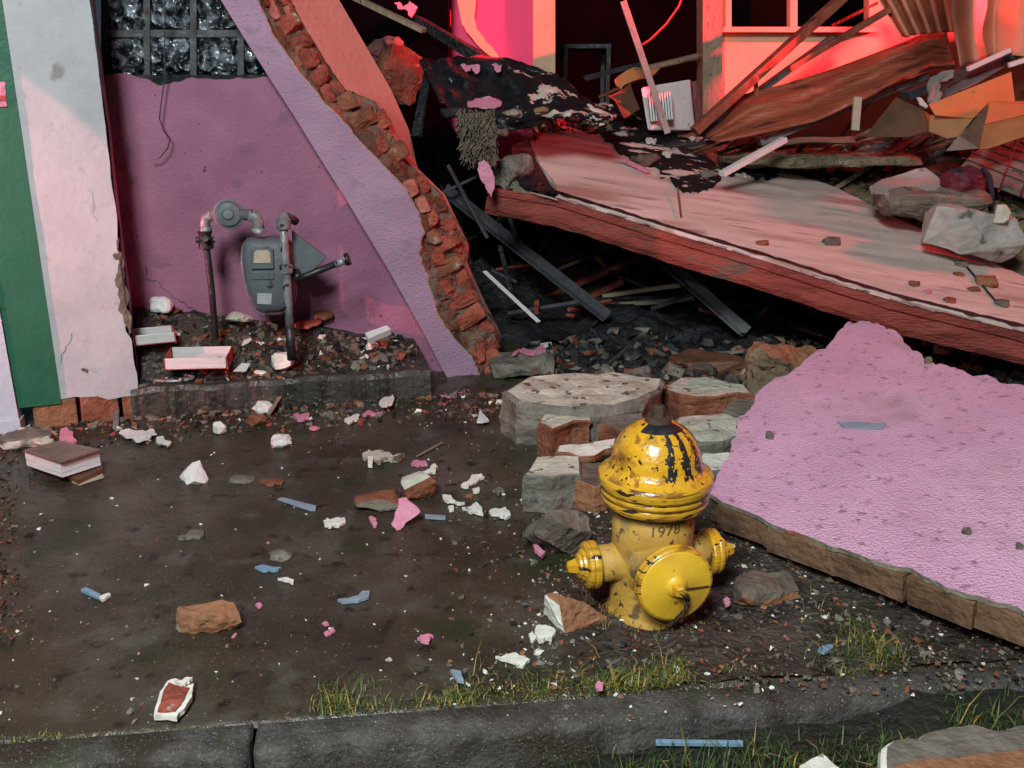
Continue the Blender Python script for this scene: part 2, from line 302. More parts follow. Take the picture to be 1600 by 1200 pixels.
# ================================================================ SETTING
def tagS(o): o['kind'] = 'structure'; return o
def sheet(name, xs, ys, fz, m, smooth=True):
    mb = MB(); nx, ny = len(xs), len(ys)
    vs = [Vector((x, y, fz(x, y))) for y in ys for x in xs]
    fs = [(j*nx+i, j*nx+i+1, (j+1)*nx+i+1, (j+1)*nx+i) for j in range(ny-1) for i in range(nx-1)]
    mb.add(vs, fs); return mb.build(name, m, smooth=smooth, recenter=False)
def lin(a, b, n): return [a+(b-a)*i/(n-1) for i in range(n)]
nz = lambda x, y, s, o=0: noise.noise(Vector((x*s, y*s, o)))
fr = lambda x, y, s, o=0: noise.fractal(Vector((x*s, y*s, o)), .9, 2.1, 6)
# kerb line on the ground: rear top edge and front top edge, straight lines through two pixels
KA, KB = G(0, 1162), G(1050, 1080)            # rear edge of kerb
kd = (KB-KA).normalized(); kn = Vector((kd.y, -kd.x, 0))     # towards the camera
KW = .095
tagS(sheet('ground', [-120,-40,-12,-5,0,5,12,40,120], [-60,-20,-5,0,4,12,40,160], lambda x, y: -.165, M['verge']))
def verge_z(x, y): return -.125 + .118*max(0, min(1, (x+.1)/1.0)) + .03*fr(x, y, 2.2) + .015*fr(x, y, 9)
gv = [KA - kd*1.5 + kn*(KW+.01)]; mb = MB(); nx, ny = 90, 40; vs = []
for j in range(ny):
    for i in range(nx):
        q = KA + kd*(-1.2 + 5.2*i/(nx-1)) + kn*(KW-.03 + 1.9*j/(ny-1)); q.z = verge_z(q.x, q.y); vs.append(q)
mb.add(vs, [(j*nx+i, j*nx+i+1, (j+1)*nx+i+1, (j+1)*nx+i) for j in range(ny-1) for i in range(nx-1)])
tagS(mb.build('verge', 'verge', smooth=True, recenter=False))
# kerb stones (each stone between two joints) : joint at pixel x=400
def kerb_stone(s0, s1):
    mb = MB(); n = 160; prof = [(-.004, -.004), (.010, .002), (.05, .001), (.078, -.001), (.087, -.006), (.091, -.022), (.093, -.16)]; vs = []
    for i in range(n):
        for (w_, h_) in prof:
            q = KA + kd*(s0+(s1-s0)*i/(n-1)) + kn*w_; e = .004*fr(q.x, q.y, 9, h_*9)+.003*nz(q.x,q.y,40,h_*20) - (.05*max(0, nz(q.x, q.y, 13, 3)-.22) if -.03 < h_ < -.0005 and w_ > .05 else 0)
            if i in (0, n-1): e -= .006
            vs.append(q + Vector((0, 0, h_+e*.6)) + kn*e)
    k = len(prof); fs = [(i*k+j, (i+1)*k+j, (i+1)*k+j+1, i*k+j+1) for i in range(n-1) for j in range(k-1)]
    fs += [tuple(range(k)), tuple((n-1)*k+j for j in range(k))[::-1]]
    mb.add(vs, fs); return mb.build('kerb', 'kerb', smooth=True)
sj = (G(400, 1125)-KA).dot(kd)
for a, b in ((-1.3, sj-.006), (sj+.006, sj+3.2),): tagS(kerb_stone(a, b))
# sidewalk: broad fine sheet from the kerb to the building
def side_z(x, y):
    d = -(Vector((x, y, 0))-KA).dot(kn)
    rough = max(0, min(1, (x-.02)/.5)); far = max(0, min(1, (y-3.4)/.8))
    z = .004*fr(x, y, 1.6) + .0015*fr(x, y, 9)
    z += rough*(.012*fr(x, y, 4, 3)+.006*fr(x, y, 16, 5)+.006) + far*.012*(fr(x, y, 7)+.5)
    return z if d > .02 else min(z, -.001)
mb = MB(); nx, ny = 190, 150; vs = []
for j in range(ny):
    for i in range(nx):
        q = KA + kd*(-1.6 + 6.6*i/(nx-1)) - kn*(.002 + 4.6*(j/(ny-1))**1.25); q.z = side_z(q.x, q.y) - (.012 if j == 0 else 0); vs.append(q)
mb.add(vs, [(j*nx+i, j*nx+i+1, (j+1)*nx+i+1, (j+1)*nx+i) for j in range(ny-1) for i in range(nx-1)])
tagS(mb.build('sidewalk', 'wet', smooth=True, recenter=False))
# soil band between slab walk and rubble at right
mb = MB(); nx, ny = 110, 70; vs = []
def soil_z(x, y):
    e = min(1, max(0, (x-.02 - .12*nz(x, y, 3))*3.0))
    return side_z(x, y) - .012 + e*(.022 + .012*fr(x, y, 5) + .006*fr(x, y, 22))
for j in range(ny):
    for i in range(nx):
        q = KA + kd*(1.0 + 3.4*i/(nx-1)) - kn*(.01 + 2.9*j/(ny-1)); q.z = soil_z(q.x, q.y); vs.append(q)
mb.add(vs, [(j*nx+i, j*nx+i+1, (j+1)*nx+i+1, (j+1)*nx+i) for j in range(ny-1) for i in range(nx-1)])
tagS(mb.build('soil', 'soil', smooth=True, recenter=False))
def gz(x, y):
    d = -(Vector((x, y, 0))-KA).dot(kn)
    if d < -KW: return verge_z(x, y)
    s = soil_z(x, y); return max(side_z(x, y), s)
def GS(px, py):
    z = 0
    for _ in range(3): q = G(px, py, z); z = gz(q.x, q.y)
    return q
WO = .36
# building step
SZ = .125
uR = FU(G(690, 612, SZ)); uL = FU(O) - .03
a0, a1 = FW(uL, SZ, -.03), FW(uR, SZ, -.03)
mb = MB(); n = 160; prof = [(0, -.16), (0, -.01), (.012, SZ-.012-SZ), (.03, 0), (.95, .0)]; vs = []
for i in range(n):
    u = uL + (uR-uL)*i/(n-1)
    for (o_, h_) in ((-.035, -.14), (-.03, SZ-.02), (-.018, SZ), (.10, SZ+.003), (.95, SZ+.003)):
        q = FW(u, h_, o_+(min(0, u)*.17 if o_ < .05 else 0)); q.z += .012*fr(u, o_, 5)*(1 if h_ > 0 else 0); q += N*(.016*fr(u, h_, 7)+.006*nz(u, h_, 40)); vs.append(q)
mb.add(vs, [(i*5+j, (i+1)*5+j, (i+1)*5+j+1, i*5+j+1) for i in range(n-1) for j in range(4)] + [tuple((n-1)*5+j for j in range(5))])
tagS(mb.build('step', 'step', recenter=False))
# dirt heaped in the niche
def niche_z(u, o_):
    t = max(0, min(1, (o_-.05)/.28)); zA, zB = FP(210, 478, WO), FP(640, 528, WO); uA, uB = FU(zA), FU(zB); zw = zA.z + (zB.z-zA.z)*(u-uA)/(uB-uA); base = SZ + t*max(.0, zw-SZ)
    return base + .016*fr(u, o_, 6) + .007*fr(u, o_, 21) - (.02 if o_ < .02 else 0)
mb = MB(); nx, ny = 90, 34; vs = []
for j in range(ny):
    for i in range(nx):
        u, o_ = -.02 + (uR+.0)*i/(nx-1), -.005 + .42*j/(ny-1); vs.append(FW(u, niche_z(u, o_), o_))
mb.add(vs, [(j*nx+i, j*nx+i+1, (j+1)*nx+i+1, (j+1)*nx+i) for j in range(ny-1) for i in range(nx-1)])
tagS(mb.build('niche_soil', 'soil', smooth=True, recenter=False))

# ================================================================ BUILDING: pillar
ug, ut = FU(FPp(90, 600)), FU(FPp(22, 600))         # green/white border, green/trim border
uw0 = FU(FPp(5, 2))                                # border leans a little
TOP = 2.3
pil = empty('wall_pillar', FW(-.2, .1), 'thick plastered pillar at the left edge, white above brick footing, chipped along its lit right corner', 'pillar')
mb = MB()
# white face: fine grid so its foot and corner can be chipped
rows, cols = 60, 16; vs = []
def foot(u): return .105 + .03*nz(u, 0, 6) + .012*nz(u, 0, 22)
for j in range(rows):
    t = j/(rows-1)
    for i in range(cols):
        u0 = ug + (uw0-ug)*min(1, 0) ; u = u0 + (0-u0)*i/(cols-1); z = foot(u)*(1-t) + TOP*t
        e = 0
        if i == cols-1: u += -.006 + .010*nz(0, z, 9) - (.022 if .34 < z < .52 or .62 < z < .70 else 0)*abs(nz(3, z, 40))*2.2
        vs.append(FWp(u, z, .004*nz(u, z, 3)))
mb.add(vs, [(j*cols+i, j*cols+i+1, (j+1)*cols+i+1, (j+1)*cols+i) for j in range(rows-1) for i in range(cols-1)])
mb.build('white_face', 'white', pil, smooth=True)
# side face, pink painted
mb = MB(); vs = []
for j in range(rows):
    z = foot(0)*(1-j/(rows-1)) + TOP*j/(rows-1)
    for i in range(8):
        o_ = .012 + .37*i/7; vs.append(FW(-.13*o_ + .004*nz(o_, z, 5) + (.004*nz(9, z, 11) if i == 0 else 0), z, o_))
mb.add(vs, [(j*8+i, j*8+i+1, (j+1)*8+i+1, (j+1)*8+i) for j in range(rows-1) for i in range(7)])
mb.build('pink_side', 'lilac', pil, smooth=True)
# core body behind, shows at chips
mb = MB(); mb.box(FWp((ug-.012)/2-.02, (TOP)/2+.05, .145), abs(ug)-.07, .22, TOP-.11, UPD, -NP); mb.build('brick_core', 'brick_dark', pil)
# green band and blue trim, with their slight lean
def strip(name, ub0, ub1, ut0, ut1, z0, z1, off, m, th=.02):
    mb = MB(); pts = [FWp(ub0, z0, off), FWp(ub1, z0, off), FWp(ut1, z1, off), FWp(ut0, z1, off)]
    mb.prism(pts, -N*(-1)*0 + (-N)*th*1, 1); mb.m = [0]*len(mb.m); return mb.build(name, m, pil)
zb = .105
strip('green_band', ut+.004, ug+.004, ut-.03, ug+.004, zb-.01, TOP, -.006, 'green', .05)
strip('green_band_edge', ut-.62, ut-.10, ut-.62, ut-.13, -.02, TOP, .02, 'brick_dark', .3)
strip('blue_trim', ut-.095, ut, ut-.125, ut-.03, .04, TOP, -.012, 'trim', .05)
strip('trim_foot', ut-.11, ut+.006, ut-.11, ut+.006, .0, .05, -.028, 'trim', .07)
# brick footing
mb = MB(); u = ut+.03
for wd, m_ in ((.17, 0), (.15, 1), (.16, 1)):
    mb.box(FWp(u+wd/2, .045, .075), wd-.010, .14, .145, UPD, -NP, mi=m_, jit=.005); u += wd
mb.build('footing', ['brick_pale', 'brick_dark', 'step'], pil, bevel=.006)
# peeled spots and cracks as thin dark relief
def blob_patch(name, m, parent, pxpoly, off, amp=.25):
    pts = [(FPp if parent is pil else FP)(a, b, off) for a, b in jag(pxpoly, amp, 2)]; mb = MB(); mb.prism(pts, -N*.003*-1, 1); mb.m = [0]*len(mb.m); return mb.build(name, m, parent)
blob_patch('chipped_corner', 'greybrown', pil, [(182,375),(187,372),(190,400),(192,440),(197,480),(205,520),(202,524),(194,505),(184,460),(180,440),(184,425)], -.007, .22)
blob_patch('chipped_corner', 'greybrown', pil, [(176,398),(186,396),(187,404),(180,405)], -.007)
blob_patch('chip', 'greybrown', pil, [(126,576),(138,577),(137,583),(133,579)], -.007)
blob_patch('sticker', 'bright_pink', pil, [(-8,127),(8,128),(11,166),(-8,168)], -.010, 0)
blob_patch('sticker_mark', 'redbox', pil, [(-6,152),(9,150),(10,158),(3,156),(-6,161)], -.014, .2)
def crack(name, m, parent, px, off, wd=.0022):
    p = jag(px, .22, 3, closed=False); mb = MB(); pts = [(FPp if parent is pil else FP)(a, b, off) for a, b in p]
    mb.tube(pts, [wd*random.uniform(.3, 1) for _ in pts], 4); return mb.build(name, m, parent)
crack('hairline_crack', 'greybrown', pil, [(112,520),(108,535),(102,548),(97,570)], -.0005, .0016)
crack('hairline_crack', 'greybrown', pil, [(140,298),(146,320),(152,345)], -.0005, .0010)

# ---------------------------------------------------------------- niche wall with the glass block window

nw = empty('niche_wall', FW(.6, .2, WO), 'plum pink stuccoed wall of the recess behind the gas meter, cracked low at its left', 'wall')
ptsL = [(150,640)] ; under = jag([(160,119),(172,117),(205,117),(232,124),(250,134),(272,128),(300,121),(345,124),(372,121),(410,120),(450,119)], .10, 2, closed=False)
out = [(150,640)] + under + [(478,150),(560,300),(640,430),(705,560),(700,640)]
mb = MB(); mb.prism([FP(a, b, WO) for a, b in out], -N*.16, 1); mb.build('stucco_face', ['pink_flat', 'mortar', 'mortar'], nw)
crack('wall_crack', 'black', nw, [(228,416),(233,438),(250,445),(262,456),(280,470),(302,482)], WO-.003, .0022)
crack('wall_crack', 'black', nw, [(192,300),(200,355),(207,375),(202,400)], WO-.003, .0018)
crack('wall_crack', 'black', nw, [(197,315),(193,335),(190,360)], WO-.003, .0016)
# rough mortar lip under blocks
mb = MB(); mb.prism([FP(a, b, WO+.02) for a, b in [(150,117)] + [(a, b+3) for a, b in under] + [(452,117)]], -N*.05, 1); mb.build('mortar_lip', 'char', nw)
win = empty('glass_block_window', FW(.5, 1.4, WO), 'dark window of wavy glass blocks above the plum wall recess', 'window')
x0s = [(171,225), (237,297), (310,371), (384,440)]
def wu(px, py): q = FP(px, py, WO+.03); return FU(q), q.z
for (ya, yb) in ((56,117), (-13,49), (-80,-20)):
    for (xa, xb) in x0s:
        if xa > 380 and ya < 50 or xa > 300 and ya < -20: continue
        ua, za = wu(xa, yb); ub, zb_ = wu(xb, ya); mb = MB(); n = 14; vs = []
        for j in range(n):
            for i in range(n):
                a, b = i/(n-1), j/(n-1); e = (min(a, 1-a, .12)/.12)*(min(b, 1-b, .12)/.12)
                u = ua+(ub-ua)*a; z = za+(zb_-za)*b
                vs.append(FW(u, z, WO+.055-.022*e**.5 - .007*nz(u, z, 26, ya)*e))
        mb.add(vs, [(j*n+i, j*n+i+1, (j+1)*n+i+1, (j+1)*n+i) for j in range(n-1) for i in range(n-1)])
        mb.build('glass_block', 'glass', win, smooth=True)
mb = MB(); fpoly = [(160,-120),(330,-120),(398,0),(440,60),(462,119),(462,126),(160,126)]
mb.prism([FP(a, b, WO+.075) for a, b in fpoly], -N*.04, 1, 0, 0, 0, 0)
def bar2(a, b, wd, off): mb.bar(FP(*a, off), FP(*b, off), wd, .028, 0)
for x, y0 in ((165,-120),(231,-120),(303.5,-120),(377.5,-20)): bar2((x,y0),(x,119),.026,WO+.05)
bar2((160,52.5),(436,52.5),.018,WO+.0495); bar2((160,-17),(388,-17),.018,WO+.0495)
mb.build('frame', 'steel_dark', win)
# hanging wire
mb = MB(); wp = [(258,-20),(257,60),(258,118),(252,160),(249,185),(256,205),(266,216),(262,232),(250,246),(235,250)]
q = [FP(a, b, WO-.05) for a, b in wp]; mb.tube(q, .0026, 6); tag(mb.build('loose_wire', 'black'), 'thin dark wire dangling and curling in front of the plum recess wall', 'wire')

# ---------------------------------------------------------------- leaning torn wall
A = [(285,-90),(318,-45),(345,0),(382,60),(420,120),(462,185),(505,255),(540,310),(582,380),(603,415),(626,455),(662,520),(690,575),(706,602)]
B = [(350,-90),(378,-45),(402,0),(426,55),(470,118),(520,175),(585,245),(640,303),(662,363),(654,398),(668,442),(692,510),(738,560),(752,594)]
Cc= [(410,-90),(432,-45),(455,0),(476,40),(508,95),(540,140),(586,158),(634,250),(694,308),(728,378),(726,410),(752,470),(778,520),(774,560)]
D = [(480,-90),(505,-45),(530,0),(552,38),(588,100),(612,142),(640,205),(652,262),(696,305),(733,384),(730,410),(757,470),(783,522),(778,562)]
FO = .26
def poly_at(L, t):
    t = max(0, min(len(L)-1-1e-6, t)); i = int(t); f = t-i; return (L[i][0]*(1-f)+L[i+1][0]*f, L[i][1]*(1-f)+L[i+1][1]*f)
lw = empty('leaning_wall', G(745, 600, 0), 'broken pink wall fragment leaning diagonally, its torn edge showing red bricks', 'wall fragment')
n = 150; T = [i*(len(A)-1)/(n-1) for i in range(n)]
Bj = []
for t in T:
    x, y = poly_at(B, t); Bj.append((x + 5*nz(t, 0, 2.2) + 3*nz(t, 4, 7), y + 2*nz(t, 8, 5)))
mb = MB(); nc = 8; vs = []
for k, t in enumerate(T):
    a = poly_at(A, t); b = Bj[k]
    for i in range(nc):
        s = i/(nc-1); vs.append(FP(a[0]+(b[0]-a[0])*s, a[1]+(b[1]-a[1])*s, FO))
mb.add(vs, [(j*nc+i, j*nc+i+1, (j+1)*nc+i+1, (j+1)*nc+i) for j in range(n-1) for i in range(nc-1)])
mb.build('pink_face', 'lilac', lw)
# plaster lip
mb = MB(); vs = []
for k, t in enumerate(T): vs += [FP(*Bj[k], FO+.0005), FP(Bj[k][0]+2.5, Bj[k][1], FO+.016)]
mb.add(vs, [(2*j, 2*j+1, 2*j+3, 2*j+2) for j in range(n-1)]); mb.build('plaster_lip', 'conc_pale', lw)
# brick break strip
def coff(t): return FO + .15 - .05*(t/13)
def doff(t): return FO + (.38 if t < 6.6 else .38-.22*min(1, (t-6.6)/1.2))
mb = MB(); nc = 12; vs = []
for k, t in enumerate(T):
    b = Bj[k]; c = poly_at(Cc, t)
    for i in range(nc):
        s = i/(nc-1); o_ = FO+.016 + (coff(t)-FO-.016)*s; q = FP(b[0]+2+(c[0]-b[0]-2)*s, b[1]+(c[1]-b[1])*s, o_)
        if 0 < i < nc-1: q += N*(.030*noise.noise(q*11)+.018*noise.noise(q*30)) + Vector((0,0,.02*noise.noise(q*17)))
        vs.append(q)
mb.add(vs, [(j*nc+i, j*nc+i+1, (j+1)*nc+i+1, (j+1)*nc+i) for j in range(n-1) for i in range(nc-1)])
mb.build('broken_core', 'core', lw)
# bricks standing out of the break, courses follow the wall's lean
dirA = (FP(*A[3], FO) - FP(*A[11], FO)).normalized(); acr = dirA.cross(N).normalized()
mb = MB(); rb = random.Random(5)
t = .1; row = 0
while t < 13:
    halves = rb.random() < .35
    for s in ((.27, .74) if halves else (.5,)):
        if rb.random() < .08: continue
        tt = t + rb.uniform(-.05, .05); ss = s + rb.uniform(-.04, .04)
        b = poly_at(B, tt); c = poly_at(Cc, tt); o_ = FO+.016+(coff(tt)-FO-.016)*ss; wdt = (FP(*c, FO)-FP(*b, FO)).length
        q = FP(b[0]+2+(c[0]-b[0]-2)*ss, b[1]+(c[1]-b[1])*ss, o_+.034+rb.uniform(-.014, .014))
        rot = Matrix.Rotation(rb.uniform(-.14, .14), 3, N) @ Matrix.Rotation(rb.uniform(-.12, .12), 3, dirA)
        X, Y, Z = rot @ dirA, rot @ N, rot @ acr
        mb.hull(rnd_chunk(rb, q, rb.uniform(.070, .080), .11, wdt*(.44 if halves else .88)*rb.uniform(.80, 1.0), X, Y, Z, 44, .95), mi=rb.choice([0, 0, 0, 1, 2]))
    t += .46; row += 1
torn = mb.build('torn_bricks', ['brick', 'brick_dark', 'brick_rose'], lw)
bm = bmesh.new(); bm.from_mesh(torn.data); bmesh.ops.triangulate(bm, faces=bm.faces); bmesh.ops.subdivide_edges(bm, edges=bm.edges, cuts=3, use_grid_fill=True); bm.normal_update()
for v in bm.verts: v.co += v.normal*(.007*noise.noise(v.co*22)+.004*noise.noise(v.co*60))
bm.to_mesh(torn.data); bm.free()
# smooth jamb face behind (catches the red light)
mb = MB(); nc = 6; vs = []
for k, t in enumerate(T):
    c = poly_at(Cc, t); d = poly_at(D, t)
    c = (c[0] + 4*nz(t, 2, 3), c[1]+2*nz(t, 7, 6))
    for i in range(nc):
        s = i/(nc-1); vs.append(FP(c[0]+(d[0]-c[0])*s, c[1]+(d[1]-c[1])*s, coff(t)-.004+(doff(t)-coff(t)+.004)*s))
mb.add(vs, [(j*nc+i, j*nc+i+1, (j+1)*nc+i+1, (j+1)*nc+i) for j in range(n-1) for i in range(nc-1)])
mb.build('painted_jamb', 'jamb', lw)
# back closing (real thickness)
mb = MB(); vs = []
for k, t in enumerate(T):
    a = poly_at(A, t); d = poly_at(D, t); vs += [FP(*a, FO+.001), FP(a[0]+1, a[1], FO+.14), FP(*d, doff(t)+.002)]
mb.add(vs, [f for j in range(n-1) for f in ((3*j, 3*j+1, 3*j+4, 3*j+3), (3*j+1, 3*j+2, 3*j+5, 3*j+4))])
mb.build('back_face', 'mortar', lw)

# ---------------------------------------------------------------- ruin interior shell
rm = empty('ruined_room', (2, 7.4, 0), 'dark gutted room behind the collapse, door opening between red lit walls', 'building')
YB = 8.6
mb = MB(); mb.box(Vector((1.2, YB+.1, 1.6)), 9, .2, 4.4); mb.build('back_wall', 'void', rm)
mb = MB(); mb.box(Vector((.95, 7.3, -.08)), 9, 5.9, .1); mb.build('room_floor', 'char', rm)
def vpan(name, m, parent, px, Y, th=.12, mats=None, j=0, label=None):
    pts = [V(a[0], a[1], a[2] if len(a) > 2 else Y) for a in (jag(px, j, 2) if j else px)]
    mb = MB(); mb.prism(pts, Vector((0, th, 0)), 1)
    if mats is None: mb.m = [0]*len(mb.m)
    o = mb.build(name, mats or m, parent)
    if label: o['label'] = label
    return o
YF = 6.3
vpan('magenta_wall', 'wall_red', rm, [(690,-120),(837,-120),(837,300),(690,300)], YF, .2)
vpan('cream_column', 'wall_cream', rm, [(833,-120),(867,-120),(868,300),(833,300)], YF-.05, .3)
vpan('cream_jamb', 'wall_cream', rm, [(716,-120),(738,-120),(741,28),(745,45),(782,92),(770,92),(738,60),(722,38)], YF-.06, .05, j=.06)
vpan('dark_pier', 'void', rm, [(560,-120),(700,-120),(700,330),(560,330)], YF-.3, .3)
# right part: window wall
def wallpan(name, m, x0, x1, y0, y1, Y=6.3, th=.16): return vpan(name, m, rm, [(x0, y0), (x1, y0), (x1, y1), (x0, y1)], Y, th)
wallpan('timber_post', 'wood', 1098, 1129, -120, 300, 6.15, .2)
wallpan('wall_pier', 'wall_cream', 1129, 1142, -120, 300)
wallpan('under_window_wall', 'wall_cream', 1142, 1362, 46, 330)
wallpan('wall_pier', 'wall_cream', 1362, 1760, -120, 330)
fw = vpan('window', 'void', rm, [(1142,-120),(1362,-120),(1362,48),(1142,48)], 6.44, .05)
def wp_(name, x0, x1, y0, y1, Y=6.27, th=.08, par=fw): return vpan(name, 'wall_cream', par, [(x0, y0), (x1, y0), (x1, y1), (x0, y1)], Y, th)
wp_('frame', 1134, 1143, -120, 42); wp_('frame', 1358, 1366, -120, 42); wp_('sill', 1130, 1372, 42, 50, 6.22, .14); wp_('mullion', 1235, 1246, -120, 42)

# ---------------------------------------------------------------- unseen panel added above the frame, shaped to shade the upper pillar
LO = Vector(BEACON)
def hitu(px, py, u_=3.2):
    a = FPp(px, py, 0); d = LO - a; f = (u_ - FU(a))/(FU(LO)-FU(a)); return a + d*f
e1, e2 = hitu(20, 98), hitu(165, 213)
oo = lambda q: -(q-O).dot(N)
sl_ = (oo(e1)-oo(e2))/(e1.z-e2.z)
aw = MB(); pts = [FW(3.2, e2.z-.02, oo(e2)), FW(3.2, e2.z-.02, oo(e2)+.12), FW(3.2, 2.7, oo(e2)+.12), FW(3.2, 2.7, oo(e2)+sl_*(2.7-e2.z))]
aw.prism(pts, U*.02, 1); aw.m = [0]*len(aw.m); tag(aw.build('pillar_shade_panel', 'steel'), 'unseen metal panel added above the frame to shade the upper pillar', 'light blocker')

mb = MB(); prf = [(.8,-.16),(.8,2.5),(1.3,2.85),(4.45,2.85),(4.62,2.6),(4.70,2.44),(5.65,2.42),(5.7,-.16)]  # unseen wall added to keep the red beacon off the foreground
mb.prism([Vector((5.3, a, b)) for a, b in prf], Vector((.2, 0, 0)), 1, 0, 0, 0, 0)
tag(mb.build('beacon_blocker', 'brick_dark'), 'tall unseen brick wall added beyond the right side to block the red beacon', 'wall')

# unseen board added beyond the left side: its edge cuts the light of the low lamp on the pillar
LL = Vector(LOWLAMP)
def hitl(px, py, u_):
    a = FPp(px, py, 0); d = LL - a; f = (u_ - FU(a))/(FU(LL)-FU(a)); return a + d*f
h1, h2 = hitl(20, 98, -1.0), hitl(165, 213, -1.0); k_ = (h1.z-h2.z)/(oo(h1)-oo(h2))
f_ = lambda o_: h1.z + k_*(o_-oo(h1))
oa, ob = min(oo(h1), oo(h2))-.30, max(oo(h1), oo(h2))+.30
sb = MB(); sb.prism([FW(-1.0, f_(oa), oa), FW(-1.0, f_(ob), ob), FW(-1.0, 2.4, ob), FW(-1.0, 2.4, oa)], U*.02, 1); sb.m = [0]*len(sb.m)
tag(sb.build('low_lamp_blocker', 'green'), 'unseen green panel added beyond the left side to cut the low lamp light', 'door panel')
# ================================================================ COLLAPSED SLAB
def Zp(px, py, Z):   # point at camera depth Z
    return CAM + ray(px, py)*Z
SPt, SN = plane3(Zp(800,285,4.6), Zp(1600,520,3.9), Zp(1220,262,5.5))
def SL(px, py, h=0): return PLN(px, py, SPt + SN*h, SN)
sl = empty('collapsed_roof_slab', SL(1200, 400), 'long pinkish concrete roof slab tipped down to the right with a rough red front edge', 'concrete slab')
front = [(790,290),(870,303),(960,330),(1050,358),(1200,402),(1300,434),(1400,464),(1500,488),(1600,512),(1760,556)]
far = [(1760,520),(1600,432),(1520,396),(1450,362),(1400,340),(1330,305),(1225,265),(1110,218),(1010,190),(945,160),(905,175),(840,205),(828,222),(845,258),(868,285)]
def flat(L): return [(a, b) for a, b in L]
top = flat(front[1:]) + jag(far, .05, 2, closed=False)
TH = .034
mb = MB(); mb.prism([SL(a, b) for a, b in top], -SN*.02, 2, .002, 0, 0, 0); mb.build('painted_top', 'slabtop', sl)
# core: front fascia rough
n = 160; vs = []; mb = MB(); prof = [(.0, -.022), (-.012, -.025), (-.015, -.052), (-.004, -.062), (-.010, -.092), (-.014, -.125), (-.006, -.156), (.02, -.164)]
fdir = (SL(1600, 512) - SL(800, 288)).normalized(); fout = fdir.cross(SN).normalized()
if fout.y > 0: fout = -fout
FL = [(765,285)] + front[1:]
for i in range(n):
    t = i*(len(FL)-1)/(n-1); a = poly_at(FL, t); q0 = SL(*a)
    ed = 1 if i > 3 else .5
    for j, (o_, h_) in enumerate(prof):
        q = q0 - fout*o_*1.0 + SN*h_
        r = .003 if j < 3 else .011
        q += fout*(r*noise.noise(q0*9+Vector((j*3.1,0,0)))) + SN*(r*.6*noise.noise(q0*14+Vector((j*5.3,2,0)))) ; vs.append(q)
kk = len(prof); mb.add(vs, [(i*kk+j, (i+1)*kk+j, (i+1)*kk+j+1, i*kk+j+1) for i in range(n-1) for j in range(kk-1)])
mb.build('red_fascia', 'slabedge', sl)
# body of slab
body = [SL(a, b, -.021) for a, b in ([(800,292)] + front[1:] + far[:-4] + [(845,215),(790,240)])]
mb = MB(); mb.prism([q + (-fout)*.012 for q in body], -SN*.115, 3, .012, 0, 0, 0); mb.build('concrete_core', 'mortar', sl)
# split lip along the crack (pale torn paper-like line)
mb = MB()
for i in range(1, 48):
    if random.random() < .35: continue
    t = .3 + i*8.4/48; a = poly_at(front, t); q = SL(a[0], a[1]+5+2*nz(t, 0, 9), -.012); l = random.uniform(.05, .10)
    mb.bar(q, q + fdir*l + SN*random.uniform(-.005, .005), random.uniform(.003, .008), random.uniform(.002, .006), random.uniform(0, 1))
mb.build('torn_lip', 'wood_pink', sl)
# crisp black gap strip
mb = MB(); vs = []
for i in range(n):
    t = .5+ i*(len(front)-1.5)/(n-1); a = poly_at(front, t); wd = 4.0+4.0*abs(nz(t, 0, 3)); vs += [SL(a[0], a[1]-5.5+2*nz(t, 3, 5), .003), SL(a[0], a[1]-5.5+wd, .003)]
mb.add(vs, [(2*i, 2*i+1, 2*i+3, 2*i+2) for i in range(n-1)]); mb.build('edge_gap', 'tar', sl)
# roofing felt on the slab
mem = [(905,188),(940,163),(1000,188),(1060,212),(1130,240),(1218,268),(1205,277),(1160,272),(1120,285),(1108,297),(1085,300),(1050,283),(1028,262),(1000,246),(975,240),(962,232),(945,215),(918,207)]
mb = MB(); mb.prism([SL(a, b, .007) for a, b in jag(mem, .28, 3)], -SN*.006, 1); mb.m = [0]*len(mb.m); mb.build('roofing_felt', 'slabpeel', sl)
for m2 in ([(1000,196),(1060,218),(1085,232),(1070,240),(1040,228),(1010,214)], [(1080,226),(1130,240),(1180,255),(1214,269),(1190,275),(1150,268),(1118,260),(1090,244)], [(925,180),(945,170),(985,186),(975,196),(945,190)]):
    mb = MB(); mb.prism([SL(a, b, .0105) for a, b in jag(m2, .3, 3)], -SN*.0035, 1); mb.m = [0]*len(mb.m); mb.build('roofing_felt', 'tar', sl)
# red lifted lip at left
mb = MB(); q = [(833,208),(860,190),(890,181),(917,179),(912,188),(880,192),(850,202),(838,216)]
mb.prism([SL(a, b, .02) for a, b in jag(q, .12, 2)], -SN*.018, 1); mb.m = [0]*len(mb.m); mb.build('lifted_lip', 'slabedge', sl)
# black torn gap at the left end of the slab
mb = MB(); q = [(800,225),(822,218),(833,240),(850,270),(872,303),(845,300),(812,285),(800,260)]
mb.prism([SL(a, b, .004) for a, b in jag(q, .10, 2)], -SN*.01, 1); mb.m = [0]*len(mb.m); mb.build('torn_gap', 'tar', sl)
